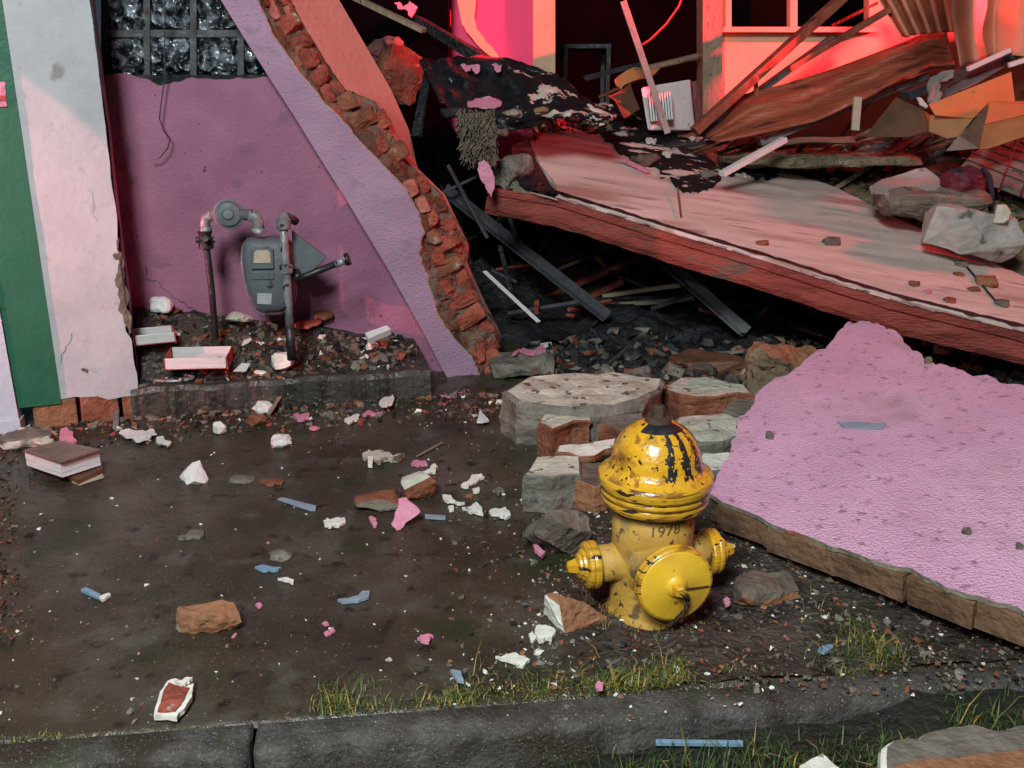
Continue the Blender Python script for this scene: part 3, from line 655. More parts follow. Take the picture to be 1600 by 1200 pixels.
# folded black sheet arching over the left end
fs_ = empty('arched_roofing_sheet', SL(860, 150), 'peeling black roofing felt arched over the broken left end of the tipped slab', 'roofing felt')
TOPL = [(655,98),(700,92),(745,90),(800,94),(850,108),(885,128),(905,150),(935,168),(968,182)]
BOTL = [(690,165),(715,185),(745,195),(790,205),(830,200),(862,186),(890,182),(920,186),(950,188)]
mb = MB(); vs = []; na, nb = 60, 18
for i in range(na):
    t = i*8/(na-1); a = poly_at(TOPL, t); b = poly_at(BOTL, t)
    for j in range(nb):
        s = j/(nb-1); x, y = a[0]+(b[0]-a[0])*s, a[1]+(b[1]-a[1])*s
        Y = 5.38 - .58*s + .09*nz(t, s*3, 1.6); q = V(x, y, Y); q.z += .02*nz(t*2, s*4, 1.3); vs.append(q)
mb.add(vs, [(i*nb+j, i*nb+j+1, (i+1)*nb+j+1, (i+1)*nb+j) for i in range(na-1) for j in range(nb-1)], [1 if i*8/(na-1) > 3.1+1.2*nz(i*.2, j*.3, 1) else 0 for i in range(na-1) for j in range(nb-1)])
o = mb.build('felt', ['tar','slabpeel'], fs_, smooth=True); md = o.modifiers.new('thick', 'SOLIDIFY'); md.thickness = .012
# chunk helpers --------------------------------------------------------------
SEED = [100]
def chunk(name, label, cat, cx, by, wpx, hpx, mats, depth=.7, rz=None, tilt=None, face=None, z=None, group=None, box=.8, surf=None, k=24, rough=.006):
    """broken lump: cx = centre px, by = bottom px, wpx/hpx = apparent size. mats = [body, face]; face = direction of the plastered side"""
    SEED[0] += 1; rr = random.Random(SEED[0])
    base = surf if surf is not None else (GS(cx, by) if z is None else G(cx, by, z))
    s = (base-CAM).dot(Vector((0, CP, -SP)))/F_PX
    sx = wpx*s; sy = sx*depth; sz = max(.01, hpx*s - sy*.42*(.55 if surf is None else .4)); sz = max(sz, .25*hpx*s)
    rz = rr.uniform(-.5, .5) if rz is None else rz; tl = tilt or (0, 0)
    Mx = Matrix.Rotation(rz, 3, 'Z') @ Matrix.Rotation(tl[0], 3, 'X') @ Matrix.Rotation(tl[1], 3, 'Y')
    X, Y, Z = Mx @ Vector((1,0,0)), Mx @ Vector((0,1,0)), Mx @ Vector((0,0,1))
    c = base + Vector((0, sy*.42, sz*.46))
    mb = MB(); mf = None
    if face is not None:
        fd = Vector(face).normalized(); mf = lambda nn: 1 if nn.dot(fd) > .62 else 0
    mb.hull(rnd_chunk(rr, c, sx, sy, sz, X, Y, Z, k, box), mf)
    lo = min(q.z for q in mb.v); ref = base.z
    if lo > ref - .004: mb.v = [q - Vector((0,0,lo-ref+.004)) for q in mb.v]
    o = mb.build(name, mats)
    # craggy surface
    me = o.data; bm = bmesh.new(); bm.from_mesh(me); bmesh.ops.triangulate(bm, faces=bm.faces)
    kf = min(3.2, max(1, sx/.14))
    for cuts in (1, 1, 1):
        if len(bm.faces) < 1500: bmesh.ops.subdivide_edges(bm, edges=bm.edges, cuts=1, use_grid_fill=True)
    bm.normal_update(); A_ = rough*min(2.5, max(.4, sx/.12))
    for v in bm.verts:
        q = v.co + Vector((SEED[0], 0, 0)); v.co += v.normal*(noise.noise(q*22/kf)*A_ + noise.noise(q*60/kf**.5)*A_*.25)
    bm.to_mesh(me); bm.free()
    return tag(o, label, cat, group)
def flake(name, label, cat, poly, m, th=.008, lift=.0, tilt=0, surf=None, group=None, j=.22, mats=None, edge=None):
    """thin piece lying on the ground; outline from its picture on the ground plane"""
    P = jag(poly, j, 2) if j else poly
    cx = sum(a for a, b in poly)/len(poly); cy = sum(b for a, b in poly)/len(poly)
    c = surf(cx, cy) if surf else GS(cx, cy); zz = c.z + .003 + lift
    if surf: pts = [surf(a, b) for a, b in P]
    else: pts = [G(a, b, zz + th) for a, b in P]
    mb = MB(); dn = Vector((0, 0, -1))
    if surf: pts = [q + SN*(th+.002) for q in pts]
    if tilt:
        for q in pts: q.z += tilt*(q.y-c.y) + abs(tilt)*.5*.02
    mb.prism(pts, dn*th, 1); 
    if mats is None: mb.m = [0]*len(mb.m)
    return tag(mb.build(name, mats or m), label, cat, group)
def stick(name, label, cat, a, b, wpx, m, za=.006, zb=.006, flat_=.4, surf=None, group=None):
    A_ = surf(*a) if surf else GS(*a); B_ = surf(*b) if surf else GS(*b)
    A_ = A_ + Vector((0, 0, za)); B_ = B_ + Vector((0, 0, zb)); s = (A_-CAM).length/F_PX
    mb = MB(); mb.bar(A_, B_, wpx*s, wpx*s*flat_); return tag(mb.build(name, m, bevel=.001), label, cat, group)
def beam(name, label, cat, a, b, wpx, m, h=None, roll=0, group=None, L=False, parent=None, jit=0):
    """a, b = (px, py, Y)"""
    A_, B_ = V(*a), V(*b); s = ((A_+B_)/2-CAM).length/F_PX; w_ = wpx*s; h_ = (h if h else wpx)*s
    mb = MB()
    if L:     # angle iron
        d = (B_-A_).normalized(); x = d.cross(ZUP).normalized(); y = x.cross(d); t = w_*.12
        mb.box((A_+B_)/2, w_, (B_-A_).length, t, x, d, y); mb.box((A_+B_)/2 - x*(w_/2-t/2) + y*(w_/2+t*.0), t, (B_-A_).length, w_, x, d, y)
    else: mb.bar(A_, B_, w_, h_, roll, 0, jit)
    o = mb.build(name, m, parent, bevel=0 if L else min(w_, h_)*.06)
    return tag(o, label, cat, group) if not parent else o
def vplate(name, label, cat, px, m, th=.02, j=.06, Y=6, group=None, mats=None, it=2, bump=0):
    P = jag(px, j, it) if j else px
    pts = [V(a[0], a[1], a[2] if len(a) > 2 else Y) for a in P]; mb = MB(); mb.prism(pts, Vector((0, th, -th*.3)), 1)
    if mats is None: mb.m = [0]*len(mb.m)
    return tag(mb.build(name, mats or m), label, cat, group)

# ================================================================ PINK SLAB IN THE FOREGROUND
PP, PN = plane3(G(1105,775,.13), G(1600,955,.15), G(1325,500,.34))
def PS(px, py, h=0): return PLN(px, py, PP + PN*h, PN)
pt = [(1108,770),(1120,742),(1138,715),(1142,690),(1152,672),(1154,652),(1172,640),(1185,612),(1222,588),(1250,572),(1290,545),(1308,520),(1326,502),(1348,501),(1372,505),(1385,515),(1400,517),(1412,535),(1440,553),(1450,566),(1462,570),(1492,574),(1520,588),(1552,590),(1572,600),(1620,606),(1700,615),(1790,650),(1790,1010),(1700,990)]
pe = [(1600,955),(1548,938),(1500,924),(1455,905),(1425,888),(1390,882),(1330,862),(1280,845),(1240,830),(1195,812),(1150,792),(1120,778)]
ps = empty('pink_wall_slab', PS(1400, 750, -.1), 'big fallen slab of bright pink stucco wall lying beside the yellow hydrant', 'wall slab')
outl = jag(pt, .16, 2, closed=False) + jag(pe, .07, 2, closed=False)
mb = MB(); top_ = [PS(a, b) for a, b in outl]; mb.prism(top_, -PN*.014, 1, 0, 0, 1, 1); mb.build('stucco_skin', ['pink', 'mortar'], ps)
cen = sum(top_, Vector())/len(top_)
mb = MB(); t2 = [q - PN*.0145 + (cen-q).normalized()*random.uniform(.0, .010) for q in top_]; mb.prism(t2, -PN*.080, 4, .005, 0, 0, 0); mb.build('brick_core', 'edge_brown', ps)
mb = MB(); L_ = [PS(a, b) for a, b in pe]; Tt = 0
dirp = (PS(1600,955)-PS(1120,778)).normalized(); s0 = PS(1122,779); tot = (PS(1790,1010)-s0).length; d = 0
rb = random.Random(3)
while d < tot-.1:      # brick courses on the broken edge, mortar between
    l = rb.uniform(.17, .24); q = s0 + dirp*(d+l/2) - PN*.054
    o_ = fo = dirp.cross(PN).normalized(); o_ = o_ if o_.y < 0 else -o_
    # follow the real outline
    best = min(range(len(outl)), key=lambda i: abs((top_[i]-s0).dot(dirp)-(d+l/2)) + (0 if outl[i][1] > 770 else 9))
    q += o_*((top_[best]-q).dot(o_)) - o_*.05
    mb.box(q, l-.006, .112+rb.uniform(-.006,.004), .074, dirp, o_, PN, 0, .004); d += l
mb.build('edge_bricks', ['edge_brown'], ps)
# ================================================================ HYDRANT
hb = G(1014, 953, 0)
hy = empty('fire_hydrant', hb, 'wet yellow fire hydrant with chipped paint and three capped outlets', 'fire hydrant', rz=R(13))
hrot = Matrix.Rotation(R(0), 3, 'Z')
mb = MB(); mb.lathe([(.112,-.06),(.112,.012),(.106,.022),(.103,.03),(.1035,.12),(.1025,.22),(.1025,.312)], 64)
barrel = mb.build('barrel', 'hyd_body', hy, smooth=True, world=False)
VA = math.atan2(-hb.y, -hb.x) - R(13)        # azimuth that faces the street side
def stripes(a, h):
    d = math.degrees((a - VA + math.pi) % (2*math.pi) - math.pi); wob = 3.5*noise.noise(Vector((a*5, h*60, 0))) + 3*noise.noise(Vector((a*16, h*30, 4)))
    if h < .405 + .012*noise.noise(Vector((a*14, 0, 2))): return 0
    for c, w_ in ((20, 5.5), (43, 6.0), (66, 5.5), (92, 5)):
        if abs(d - c + wob) < w_*(1.15 if h < .45 else .9) and (noise.noise(Vector((a*30, h*110, 9))) < .38): return 1
    if h > .505 and abs(d-20) < 60: return 1
    return 0
prof = [(.1425,.373)]
dome = [(.1425,.380),(.139,.388),(.128,.395),(.117,.404),(.1115,.416),(.109,.432),(.1045,.450),(.097,.468),(.086,.485),(.070,.500),(.052,.512),(.034,.519),(.020,.523),(.0,.5235)]
dd = []
for i in range(len(dome)-1):
    for k in range(5): f = k/5; dd.append((dome[i][0]*(1-f)+dome[i+1][0]*f, dome[i][1]*(1-f)+dome[i+1][1]*f))
dd.append(dome[-1])
mb = MB(); mb.lathe(dd, 200, mfun=stripes); mb.build('bonnet', ['hyd', 'black'], hy, smooth=True, world=False)
mb = MB(); mb.lathe([(.100,.300),(.116,.304),(.128,.310),(.1325,.320),(.1335,.328),(.1305,.331),(.1305,.334),(.1355,.337),(.1365,.346),(.1335,.350),(.1335,.353),(.139,.356),(.1415,.362),(.1425,.372),(.1427,.381),(.139,.389)], 96)
mb.build('bonnet_flange', 'hyd_rim', hy, smooth=True, world=False)
mb = MB(); mb.lathe([(.034,.517),(.030,.528),(.024,.531)], 24); mb.lathe([(.019,.528),(.017,.556),(.011,.560)], 5); mb.build('operating_nut', 'rust', hy, world=False)
def nozzle(sgn):
    X = Vector((0,1,0)); Y = Vector((0,0,1)); Z = Vector((sgn,0,0)); b = Vector((0,0,.150))
    mb = MB(); mb.lathe([(.058,.085),(.050,.098),(.0465,.110),(.0465,.150)], 40, b, X, Y, Z); nzl = mb.build('side_outlet', 'hyd_body', hy, smooth=True, world=False)
    mb = MB(); mb.lathe([(.046,.146),(.058,.147),(.0605,.151),(.0605,.160),(.0575,.162),(.0575,.165),(.0595,.168),(.058,.176),(.050,.180),(.042,.181),(.040,.188),(.033,.190),(.031,.197),(.018,.200)], 48, b, X, Y, Z)
    cap = mb.build('side_cap', 'hyd_rim', hy, smooth=False, world=False, bevel=.0012)
    mb = MB(); mb.lathe([(.020,.198),(.014,.222),(.008,.224)], 5, b, X, Y, Z); mb.build('cap_nut', 'hyd', cap, world=False)
nozzle(-1); nozzle(1)
b = Vector((0,0,.158)); X = Vector((1,0,0)); Y = Vector((0,0,1)); Z = Vector((0,-1,0))
mb = MB(); mb.lathe([(.092,.070),(.082,.085),(.077,.100),(.077,.135)], 56, b, X, Y, Z); mb.build('front_outlet', 'hyd_body', hy, smooth=True, world=False)
mb = MB(); mb.lathe([(.076,.130),(.092,.131),(.0965,.135),(.0965,.142),(.0945,.144),(.0945,.147),(.0965,.150),(.0955,.158),(.092,.162),(.089,.1625)], 96, b, X, Y, Z); fc = mb.build('front_cap', 'hyd_rim', hy, smooth=True, world=False)
mb = MB(); mb.lathe([(.0905,.158),(.0885,.164),(.086,.1655),(.030,.167),(.026,.170),(.0255,.172),(.0,.1722)], 72, b, X, Y, Z)
mb.build('cap_face', 'hyd_cap', fc, smooth=True, world=False)
mb = MB(); mb.lathe([(.017,.170),(.0145,.196),(.012,.198)], 5, b, X, Y, Z); mb.build('cap_nut', 'hyd_rim', fc, world=False)
mb = MB(); mb.bar(b+Vector((-.004,-.1745,-.004)), b+Vector((.082,-.168,-.008)), .003, .003); mb.build('cap_seam', 'rust', fc, world=False)
def chain(pts, n, name='chain'):
    mb = MB(); P = [Vector(q) for q in pts]
    def at(t):
        t *= len(P)-1; i = min(int(t), len(P)-2); return P[i].lerp(P[i+1], t-i)
    for k in range(n):
        c = at((k+.5)/n); d = (at((k+.9)/n)-at((k+.1)/n)).normalized(); s = d.cross(Vector((0,1,.2))).normalized(); s = s if k % 2 else s.cross(d)
        L_ = .0095; mb.tube([c + d*(L_*math.cos(a)) + s*(.0055*math.sin(a)) for a in [2*math.pi*j/12 for j in range(13)]], .0017, 5, caps=False)
    return mb.build(name, 'rust', hy, world=False)
chain([(.0,-.196,.156),(.012,-.199,.150),(.022,-.186,.128),(.020,-.178,.10),(.004,-.170,.075),(-.01,-.155,.05)], 15)
chain([(-.168,-.0,.09),(-.172,-.02,.075),(-.165,-.03,.06),(-.15,-.02,.05)], 6); chain([(-.185,-.01,.10),(-.182,-.03,.07),(-.186,-.03,.05)], 5)
# the number on the barrel
fc_ = bpy.data.curves.new('year_number', 'FONT'); fc_.body = '1978'; fc_.size = .042; fc_.align_x = 'CENTER'
fo = bpy.data.objects.new('tmp', fc_); C.objects.link(fo); bpy.context.view_layer.update(); me = bpy.data.meshes.new_from_object(fo); bpy.data.objects.remove(fo)
bm = bmesh.new(); bm.from_mesh(me); bmesh.ops.triangulate(bm, faces=bm.faces); bmesh.ops.subdivide_edges(bm, edges=bm.edges, cuts=1)
A0 = VA + R(17)
for v in bm.verts:
    a = A0 + v.co.x*.95/.1035; v.co = Vector((.1042*math.cos(a), .1042*math.sin(a), .262 + v.co.y*.9 + (v.co.x)*.10))
bm.to_mesh(me); bm.free(); me.materials.clear(); me.materials.append(M['ink'])
o = bpy.data.objects.new('year_number', me); C.objects.link(o); o.parent = hy

# ================================================================ GAS METER
def W(px, py, o=.22): return FP(px, py, o)
gm = empty('gas_meter', W(395, 530, .2), 'grey gas meter with regulator and pipes standing before the plum recess wall', 'gas meter')
def part(name, m, fn, sm=False, bev=0, par=None):
    mb = MB(); fn(mb); return mb.build(name, m, par or gm, smooth=sm, bevel=bev)
# left riser
part('riser_pipe', 'black', lambda b: b.tube([W(337,530,0.110), W(331,455,0.110), W(324,395,0.110), W(322,376,0.110)], .0135, 14), True)
part('shut_off_valve', 'black', lambda b: (b.lathe([(.016,-.045),(.030,-.038),(.030,-.02),(.024,-.01),(.030,.0),(.024,.012),(.030,.03),(.016,.036)], 18, W(321,373,0.110)), b.tube([W(306,375,0.110), W(336,375,0.120)], .012, 8), b.tube([W(321,373,0.110), W(321,373,0.050)], .013, 8)))
part('pipe_elbow', 'galv', lambda b: (b.tube([W(321,362,0.110), W(320,350,0.110), W(322,341,0.110), W(332,335,0.110), W(345,334,0.110)], .021, 14), b.lathe([(.026,-.006),(.026,.010)], 14, W(321,358,0.110))), True)
part('cross_pipe', 'meter', lambda b: (b.tube([W(330,336,0.110), W(345,334,0.100), W(396,336,0.090)], .023, 14)), True)
def regf(b):
    c = W(357,335,0.090); ax = (N + ZUP*.15).normalized(); X = U; Y = ax.cross(X).normalized()
    b.lathe([(.0,-.03),(.045,-.028),(.054,-.012),(.062,-.010),(.062,.006),(.054,.008),(.046,.020),(.022,.026),(.020,.034),(.0,.035)], 32, c, X, Y, ax)
part('regulator', 'meter', regf, False, .002)
part('pipe_elbow', 'galv', lambda b: (b.tube([W(388,336,0.090), W(398,338,0.090), W(403,347,0.090), W(404,362,0.090)], .024, 14), b.lathe([(.030,-.008),(.030,.010)], 14, W(404,360,0.090))), True)
part('inlet_union', 'black', lambda b: (b.lathe([(.026,-.035),(.034,-.028),(.034,-.004),(.026,.004)], 16, W(405,374,0.090))), False)
# meter body : rounded outline, thick
body = [(380,388),(384,379),(395,376),(412,377),(430,374),(446,376),(456,384),(459,400),(458,425),(459,440),(462,456),(458,472),(450,482),(438,489),(412,490),(399,484),(388,462),(382,440),(379,412)]
def bodyf(b):
    pts = [W(x, y, .02) for x, y in body]; c = sum(pts, Vector())/len(pts); n_ = len(pts); vs = []
    for (s, d) in ((.80, .0), (.93, .010), (1, .028), (1.02, .045), (1, .06), (1, .12), (.9, .145), (.6, .15)):
        vs += [c + (q-c)*s - N*d for q in pts]
    fs = [(j*n_+i, j*n_+(i+1) % n_, (j+1)*n_+(i+1) % n_, (j+1)*n_+i) for j in range(7) for i in range(n_)] + [tuple(range(n_)), tuple(7*n_+i for i in range(n_))[::-1]]
    b.add(vs, fs)
mbd = part('meter_body', 'meter', bodyf, True)
def rim(b): pts = [W(x, y, .02+.052) for x, y in body]; pts.append(pts[0]); b.tube(pts, .0085, 8, caps=False)
part('body_rim', 'meter', rim, True, 0, mbd)
part('index_box', 'meter', lambda b: b.prism([W(391,388,0.005), W(427,388,0.005), W(428,420,0.005), W(392,421,0.005)], -N*.03, 1, 0, 0, 0, 0), False, .004, mbd)
part('index_window', 'label', lambda b: b.prism([W(x, y, .0015) for x, y in ((397,394),(401,391),(418,391),(422,395),(423,411),(396,411))], -N*.004, 1, 0, 0, 0, 0), False, 0, mbd)
part('badge', 'galv', lambda b: b.lathe([(.020,0),(.014,.006),(0,.007)], 20, W(412,431,0.022), U, ZUP.copy(), N), True, 0, mbd)
part('badge_bar', 'meter', lambda b: b.prism([W(x, y, .014) for x, y in ((394,425),(428,425),(428,437),(394,437))], -N*.01, 1, 0, 0, 0, 0), False, .002, mbd)
part('name_plate', 'labelw', lambda b: b.prism([W(x, y, .016) for x, y in ((402,458),(425,459),(424,476),(402,475))], -N*.006, 1, 0, 0, 0, 0), False, .001, mbd)
# outlet pipe in front
OP = -.03
part('outlet_pipe', 'galv', lambda b: b.tube([W(443,352,OP), W(444,380,OP), W(447,420,OP), W(450,470,OP), W(453,512,OP)], .0175, 16), True)
part('outlet_pipe_foot', 'black', lambda b: b.tube([W(452,508,OP), W(456,562,OP)], .019, 14), True)
part('pipe_collar', 'galv', lambda b: b.lathe([(.027,-.015),(.027,.015)], 16, W(447,420,OP)))
part('pipe_tee', 'galv', lambda b: (b.lathe([(.027,-.02),(.029,-.015),(.029,.018),(.022,.022)], 16, W(443,350,OP)), b.tube([W(443,346,OP), W(444,341,OP+.02), W(450,340,OP+.05)], .022, 12)))
part('outlet_elbow', 'black', lambda b: b.tube([W(446,343,OP+.02), W(456,342,OP+.06), W(462,346,.05)], .017, 12), True)
part('bracket', 'meter', lambda b: b.prism([W(x, y, .05) for x, y in ((456,360),(470,372),(511,403),(500,413),(472,438),(458,430))], -N*.035, 1, 0, 0, 0, 0), False, .004)
part('bypass_pipe', 'black', lambda b: (b.tube([W(466,436,0.000), W(478,431,-0.010), W(528,411,-0.030)], .014, 10), b.tube([W(466,436,0.000), W(463,425,0.050)], .018, 10)), True)
part('pipe_cap', 'galv', lambda b: (b.tube([W(524,413,-0.030), W(540,406,-0.035)], .016, 10), b.tube([W(536,408,-0.034), W(545,403,-0.036)], .021, 12)), True)
part('pipe_cap_disc', 'black', lambda b: b.tube([W(540,406,-0.038), W(546,404,-0.040)], .026, 14), True)

# ================================================================ BACKGROUND HEAP
fe1, fe2 = SL(945,160), SL(1600,432); fed = (fe2-fe1); fed.z = 0; fel = fed.length; fed.normalize(); fen = Vector((-fed.y, fed.x, 0))
sm = lambda t: max(0, min(1, t))**2*(3-2*max(0, min(1, t)))
def heap_z(x, y):
    q = Vector((x, y, 0)) - Vector((fe1.x, fe1.y, 0)); s = q.dot(fed)/fel; d = q.dot(fen); ez = fe1.z + (fe2.z-fe1.z)*max(0, min(1.5, s)) - .07
    h0 = ez*sm((d+.02)/.16) ; h = h0 + (.80-ez)*sm((d-.05)/.5)*sm((d)/.1) + .12*sm((d-.6)/.6)
    if d < -.02: return -.3
    return max(-.25+.3*sm(d/.1), h*sm((x-.35)/.5)) + (.05*fr(x, y, 2.4) + .02*fr(x, y, 9))*sm(d/.15)
mb = MB(); nx, ny = 150, 110; vs = [Vector((.2+5.4*i/(nx-1), 3.6+3.0*j/(ny-1), heap_z(.2+5.4*i/(nx-1), 3.6+3.0*j/(ny-1)))) for j in range(ny) for i in range(nx)]
mb.add(vs, [(j*nx+i, j*nx+i+1, (j+1)*nx+i+1, (j+1)*nx+i) for j in range(ny-1) for i in range(nx-1)])
tag(mb.build('rubble_heap', 'tan_rubble', smooth=True, recenter=False), 'low heap of tan earth and crushed rubble behind the tipped slab', 'rubble', kind='stuff')
# charred heap in the dark hollow
def char_z(x, y): return -.30*sm((.12-x)/.25)*sm((5.0-y)/.3) + .08 + .16*sm((y-5.0)/1.6) + .10*fr(x, y, 2.2, 5) + .04*fr(x, y, 8, 2) + .42*sm((y-5.3)/1.1)*sm((.75-x)/.6)
mb = MB(); vs = [Vector((-1.5+4.6*i/119, 4.05+4.4*j/99, char_z(-1.5+4.6*i/119, 4.05+4.4*j/99)-.22*sm((4.75-(4.05+4.4*j/99))/.6))) for j in range(100) for i in range(120)]
mb.add(vs, [(j*120+i, j*120+i+1, (j+1)*120+i+1, (j+1)*120+i) for j in range(99) for i in range(119)])
tag(mb.build('charred_rubble', 'char', smooth=True, recenter=False), 'black sooty rubble filling the hollow under the tipped slab', 'rubble', kind='stuff')

# ---- pieces in the dark hollow
beam('steel_angle', 'dark steel angle iron running down through the hollow left of the wood planks', 'steel beam', (690,300,5.3), (945,500,4.9), 15, 'steel_dark', L=True)
beam('steel_angle', 'dark steel bar sloping down from the middle of the slab edge beside the pale planks', 'steel beam', (1018,398,5.0), (1162,524,4.7), 15, 'steel', L=True)
beam('metal_strip', 'thin pale metal strip standing against darkness just right of the torn brick edge', 'metal strip', (757,424,4.75), (842,503,4.45), 7, 'plastic_w', 2)
beam('metal_strip', 'thin grey rod crossing the hollow just under the hanging pink shred', 'metal strip', (672,310,5.2), (775,262,5.1), 7, 'steel_dark', 4)
beam('metal_strip', 'short dark upright strip hanging left of the hanging pink shred', 'metal strip', (700,258,5.1), (762,372,5.0), 5, 'steel_dark', 4)
beam('metal_strip', 'short dark strip standing below the slab corner', 'metal strip', (790,320,5.1), (806,372,5.0), 6, 'steel_dark', 4)
beam('wood_plank', 'upper pale plank in the hollow under the slab', 'plank', (942,462,5.4), (1070,444,5.3), 11, 'palewood', 6)
beam('wood_plank', 'lower pale plank in the hollow under the slab', 'plank', (952,477,5.3), (1086,466,5.2), 11, 'palewood', 6)
beam('wood_board', 'red brown board slanting up under the slab in the dark', 'plank', (856,462,5.6), (1015,395,5.5), 30, 'wood_red', 8)
beam('wood_board', 'darker red brown board lying below the slanting board under the slab', 'plank', (858,492,5.5), (975,438,5.4), 26, 'wood_red', 8)
beam('wood_batten', 'thin brown batten above the slanting board under the slab', 'plank', (850,430,5.7), (965,382,5.6), 7, 'wood', 5)
vplate('window_frame_piece', 'pale grey corner of a metal frame deep in the hollow', 'frame piece', [(862,410),(912,378),(912,366),(921,364),(922,408)], 'steel', Y=6.2)
vplate('window_frame_piece', 'pale upright plate between boards in the hollow', 'frame piece', [(998,446),(1000,424),(1012,412),(1016,444)], 'steel', Y=6.1)
vplate('charred_sheet', 'long curled charred sheet lying along the bottom of the hollow', 'metal sheet', [(845,505,4.85),(900,522,4.8),(960,530,4.75),(1010,543,4.75),(1100,545,4.7),(1200,538,4.7),(1230,548,4.6),(1150,558,4.6),(1060,566,4.55),(1000,560,4.55),(920,545,4.6),(850,528,4.7)], 'tar', .02, .05)
vplate('grey_sheet', 'flat grey sheet edge under the curled charred sheet', 'metal sheet', [(1040,548,4.60),(1180,545,4.6),(1165,552,4.5),(1100,560,4.5),(1055,557,4.5)], 'greysheet', .01, .1)
beam('thin_rod', 'thin rod poking up out of the rubble below the hollow', 'rod', (938,580,4.3), (985,538,4.4), 3, 'steel_dark')
vplate('dark_tarpaulin', 'blue black sheet hanging in the hollow right of the torn wall', 'tarpaulin', [(640,210,5.9),(700,190,5.9),(760,280,5.8),(800,330,5.8),(860,380,5.8),(850,470,5.6),(800,480,5.6),(735,400,5.6),(700,310,5.7)], 'void', .02, .08)
# left upper hollow debris
chunk('brick_chunk', 'big broken brick lump with a red lit face wedged behind the torn wall', 'rubble chunk', 622, 160, 76, 92, ['brick_dark','brick'], .7, .5, (.1,.5), (.7,-.6,-.1), surf=V(622,158,5.5), rough=.012)
chunk('brick_chunk', 'grey brown rubble lump above the big brick lump, partly in the dark', 'rubble chunk', 600, 92, 60, 40, ['greybrown'], .7, surf=V(600,92,5.7), rough=.012)
beam('timber_batten', 'pale broken batten sticking out at the top behind the torn wall', 'batten', (548,-6,5.2), (662,48,5.0), 13, 'wood', 6, jit=.004)
vplate('pink_scrap', 'pink paint scrap hanging high in the dark above the brick lump', 'scrap', [(616,4),(625,3),(630,12),(640,1),(652,10),(648,20),(643,27),(636,16),(622,14)], 'bright_pink', .01, .2, 5.9)
vplate('red_tail_lamp', 'small red plate on the dark pier near the magenta wall', 'plate', [(690,15),(704,15),(704,40),(690,40)], 'redbox', .02, 0, 6.2)
beam('charred_beam', 'charred beam leaning from the dark pier over the arched felt', 'beam', (650,30,6.0), (760,95,5.7), 22, 'char', 14, jit=.01)
beam('charred_beam', 'charred stick leaning just below the brick lump', 'beam', (668,115,5.5), (650,215,5.3), 12, 'char', 9, jit=.008)
beam('charred_beam', 'thin charred stick under the arched felt', 'beam', (664,105,5.5), (712,180,5.3), 7, 'steel_dark', 6, jit=.004)
# heap of things on the slab end
chunk('plaster_rubble', 'brown lump of crushed plaster lying on the arched black felt', 'rubble chunk', 815, 195, 62, 34, ['greybrown'], .7, surf=SL(815,195,.03), rough=.02)
chunk('plaster_rubble', 'small brown lump right of the crushed plaster on the slab end', 'rubble chunk', 862, 188, 34, 16, ['concrete'], .7, surf=SL(862,190,.03), rough=.015)
vplate('pink_plaster_piece', 'flat pink plaster piece lying on top of the arched felt', 'plaster piece', [(722,163,4.95),(735,154,5.0),(765,150,5.0),(784,158,5.0),(782,166,4.9),(760,170,4.9),(735,168,4.9)], 'bright_pink', .02, .12)
# scraps on the felt
for x, y, lb in ((728,106,'leftmost pink flake on the far rim of the arched black felt'),(742,108,'middle pink flake on the far rim of the arched black felt'),(776,106,'rightmost pink flake on the far rim of the arched black felt')):
    vplate('pink_scrap', lb, 'scrap', [(x-9,y-5,5.18),(x-2,y-7,5.18),(x+8,y-6,5.18),(x+7,y+4,5.15),(x,y+7,5.14),(x-4,y+2,5.15)], 'bright_pink', .01, .3, group='pink flakes on the felt rim')
# frayed fibre clump
mb = MB(); rr = random.Random(9)
for _ in range(1500):
    t = rr.random(); x = 716+58*rr.random()+t*6; y = 168+rr.random()*26+t*62
    xx = max(712+t*16, min(772+t*2, x)); Y = 4.62-.05*t+rr.random()*.12
    a = V(xx, y, Y); l = rr.uniform(.012, .045); d = Vector((rr.uniform(-.9,.7), rr.uniform(-.9,.1), -1)).normalized()
    mb.bar(a, a+d*l, .003, .005, rr.random()*3)
mb.hull([V(714,178,4.72), V(770,176,4.72), V(776,205,4.72), V(772,258,4.72), V(748,262,4.72), V(720,222,4.72), V(716,185,4.9), V(772,185,4.9), V(765,250,4.85)], mi=0)
tag(mb.build('frayed_insulation', 'fibre'), 'shaggy tan clump of frayed insulation hanging off the slab corner', 'insulation')
vplate('pink_shred', 'ragged pink shred hanging below the shaggy tan clump', 'plaster shred', [(747,254),(755,250),(764,256),(770,270),(773,290),(768,308),(762,300),(758,288),(750,278)], 'bright_pink', .012, .16, 4.48)
chunk('slab_corner', 'brown broken concrete corner behind the pink shred', 'concrete chunk', 800, 296, 60, 60, ['concrete'], .8, .3, surf=V(800,294,4.75), rough=.014)
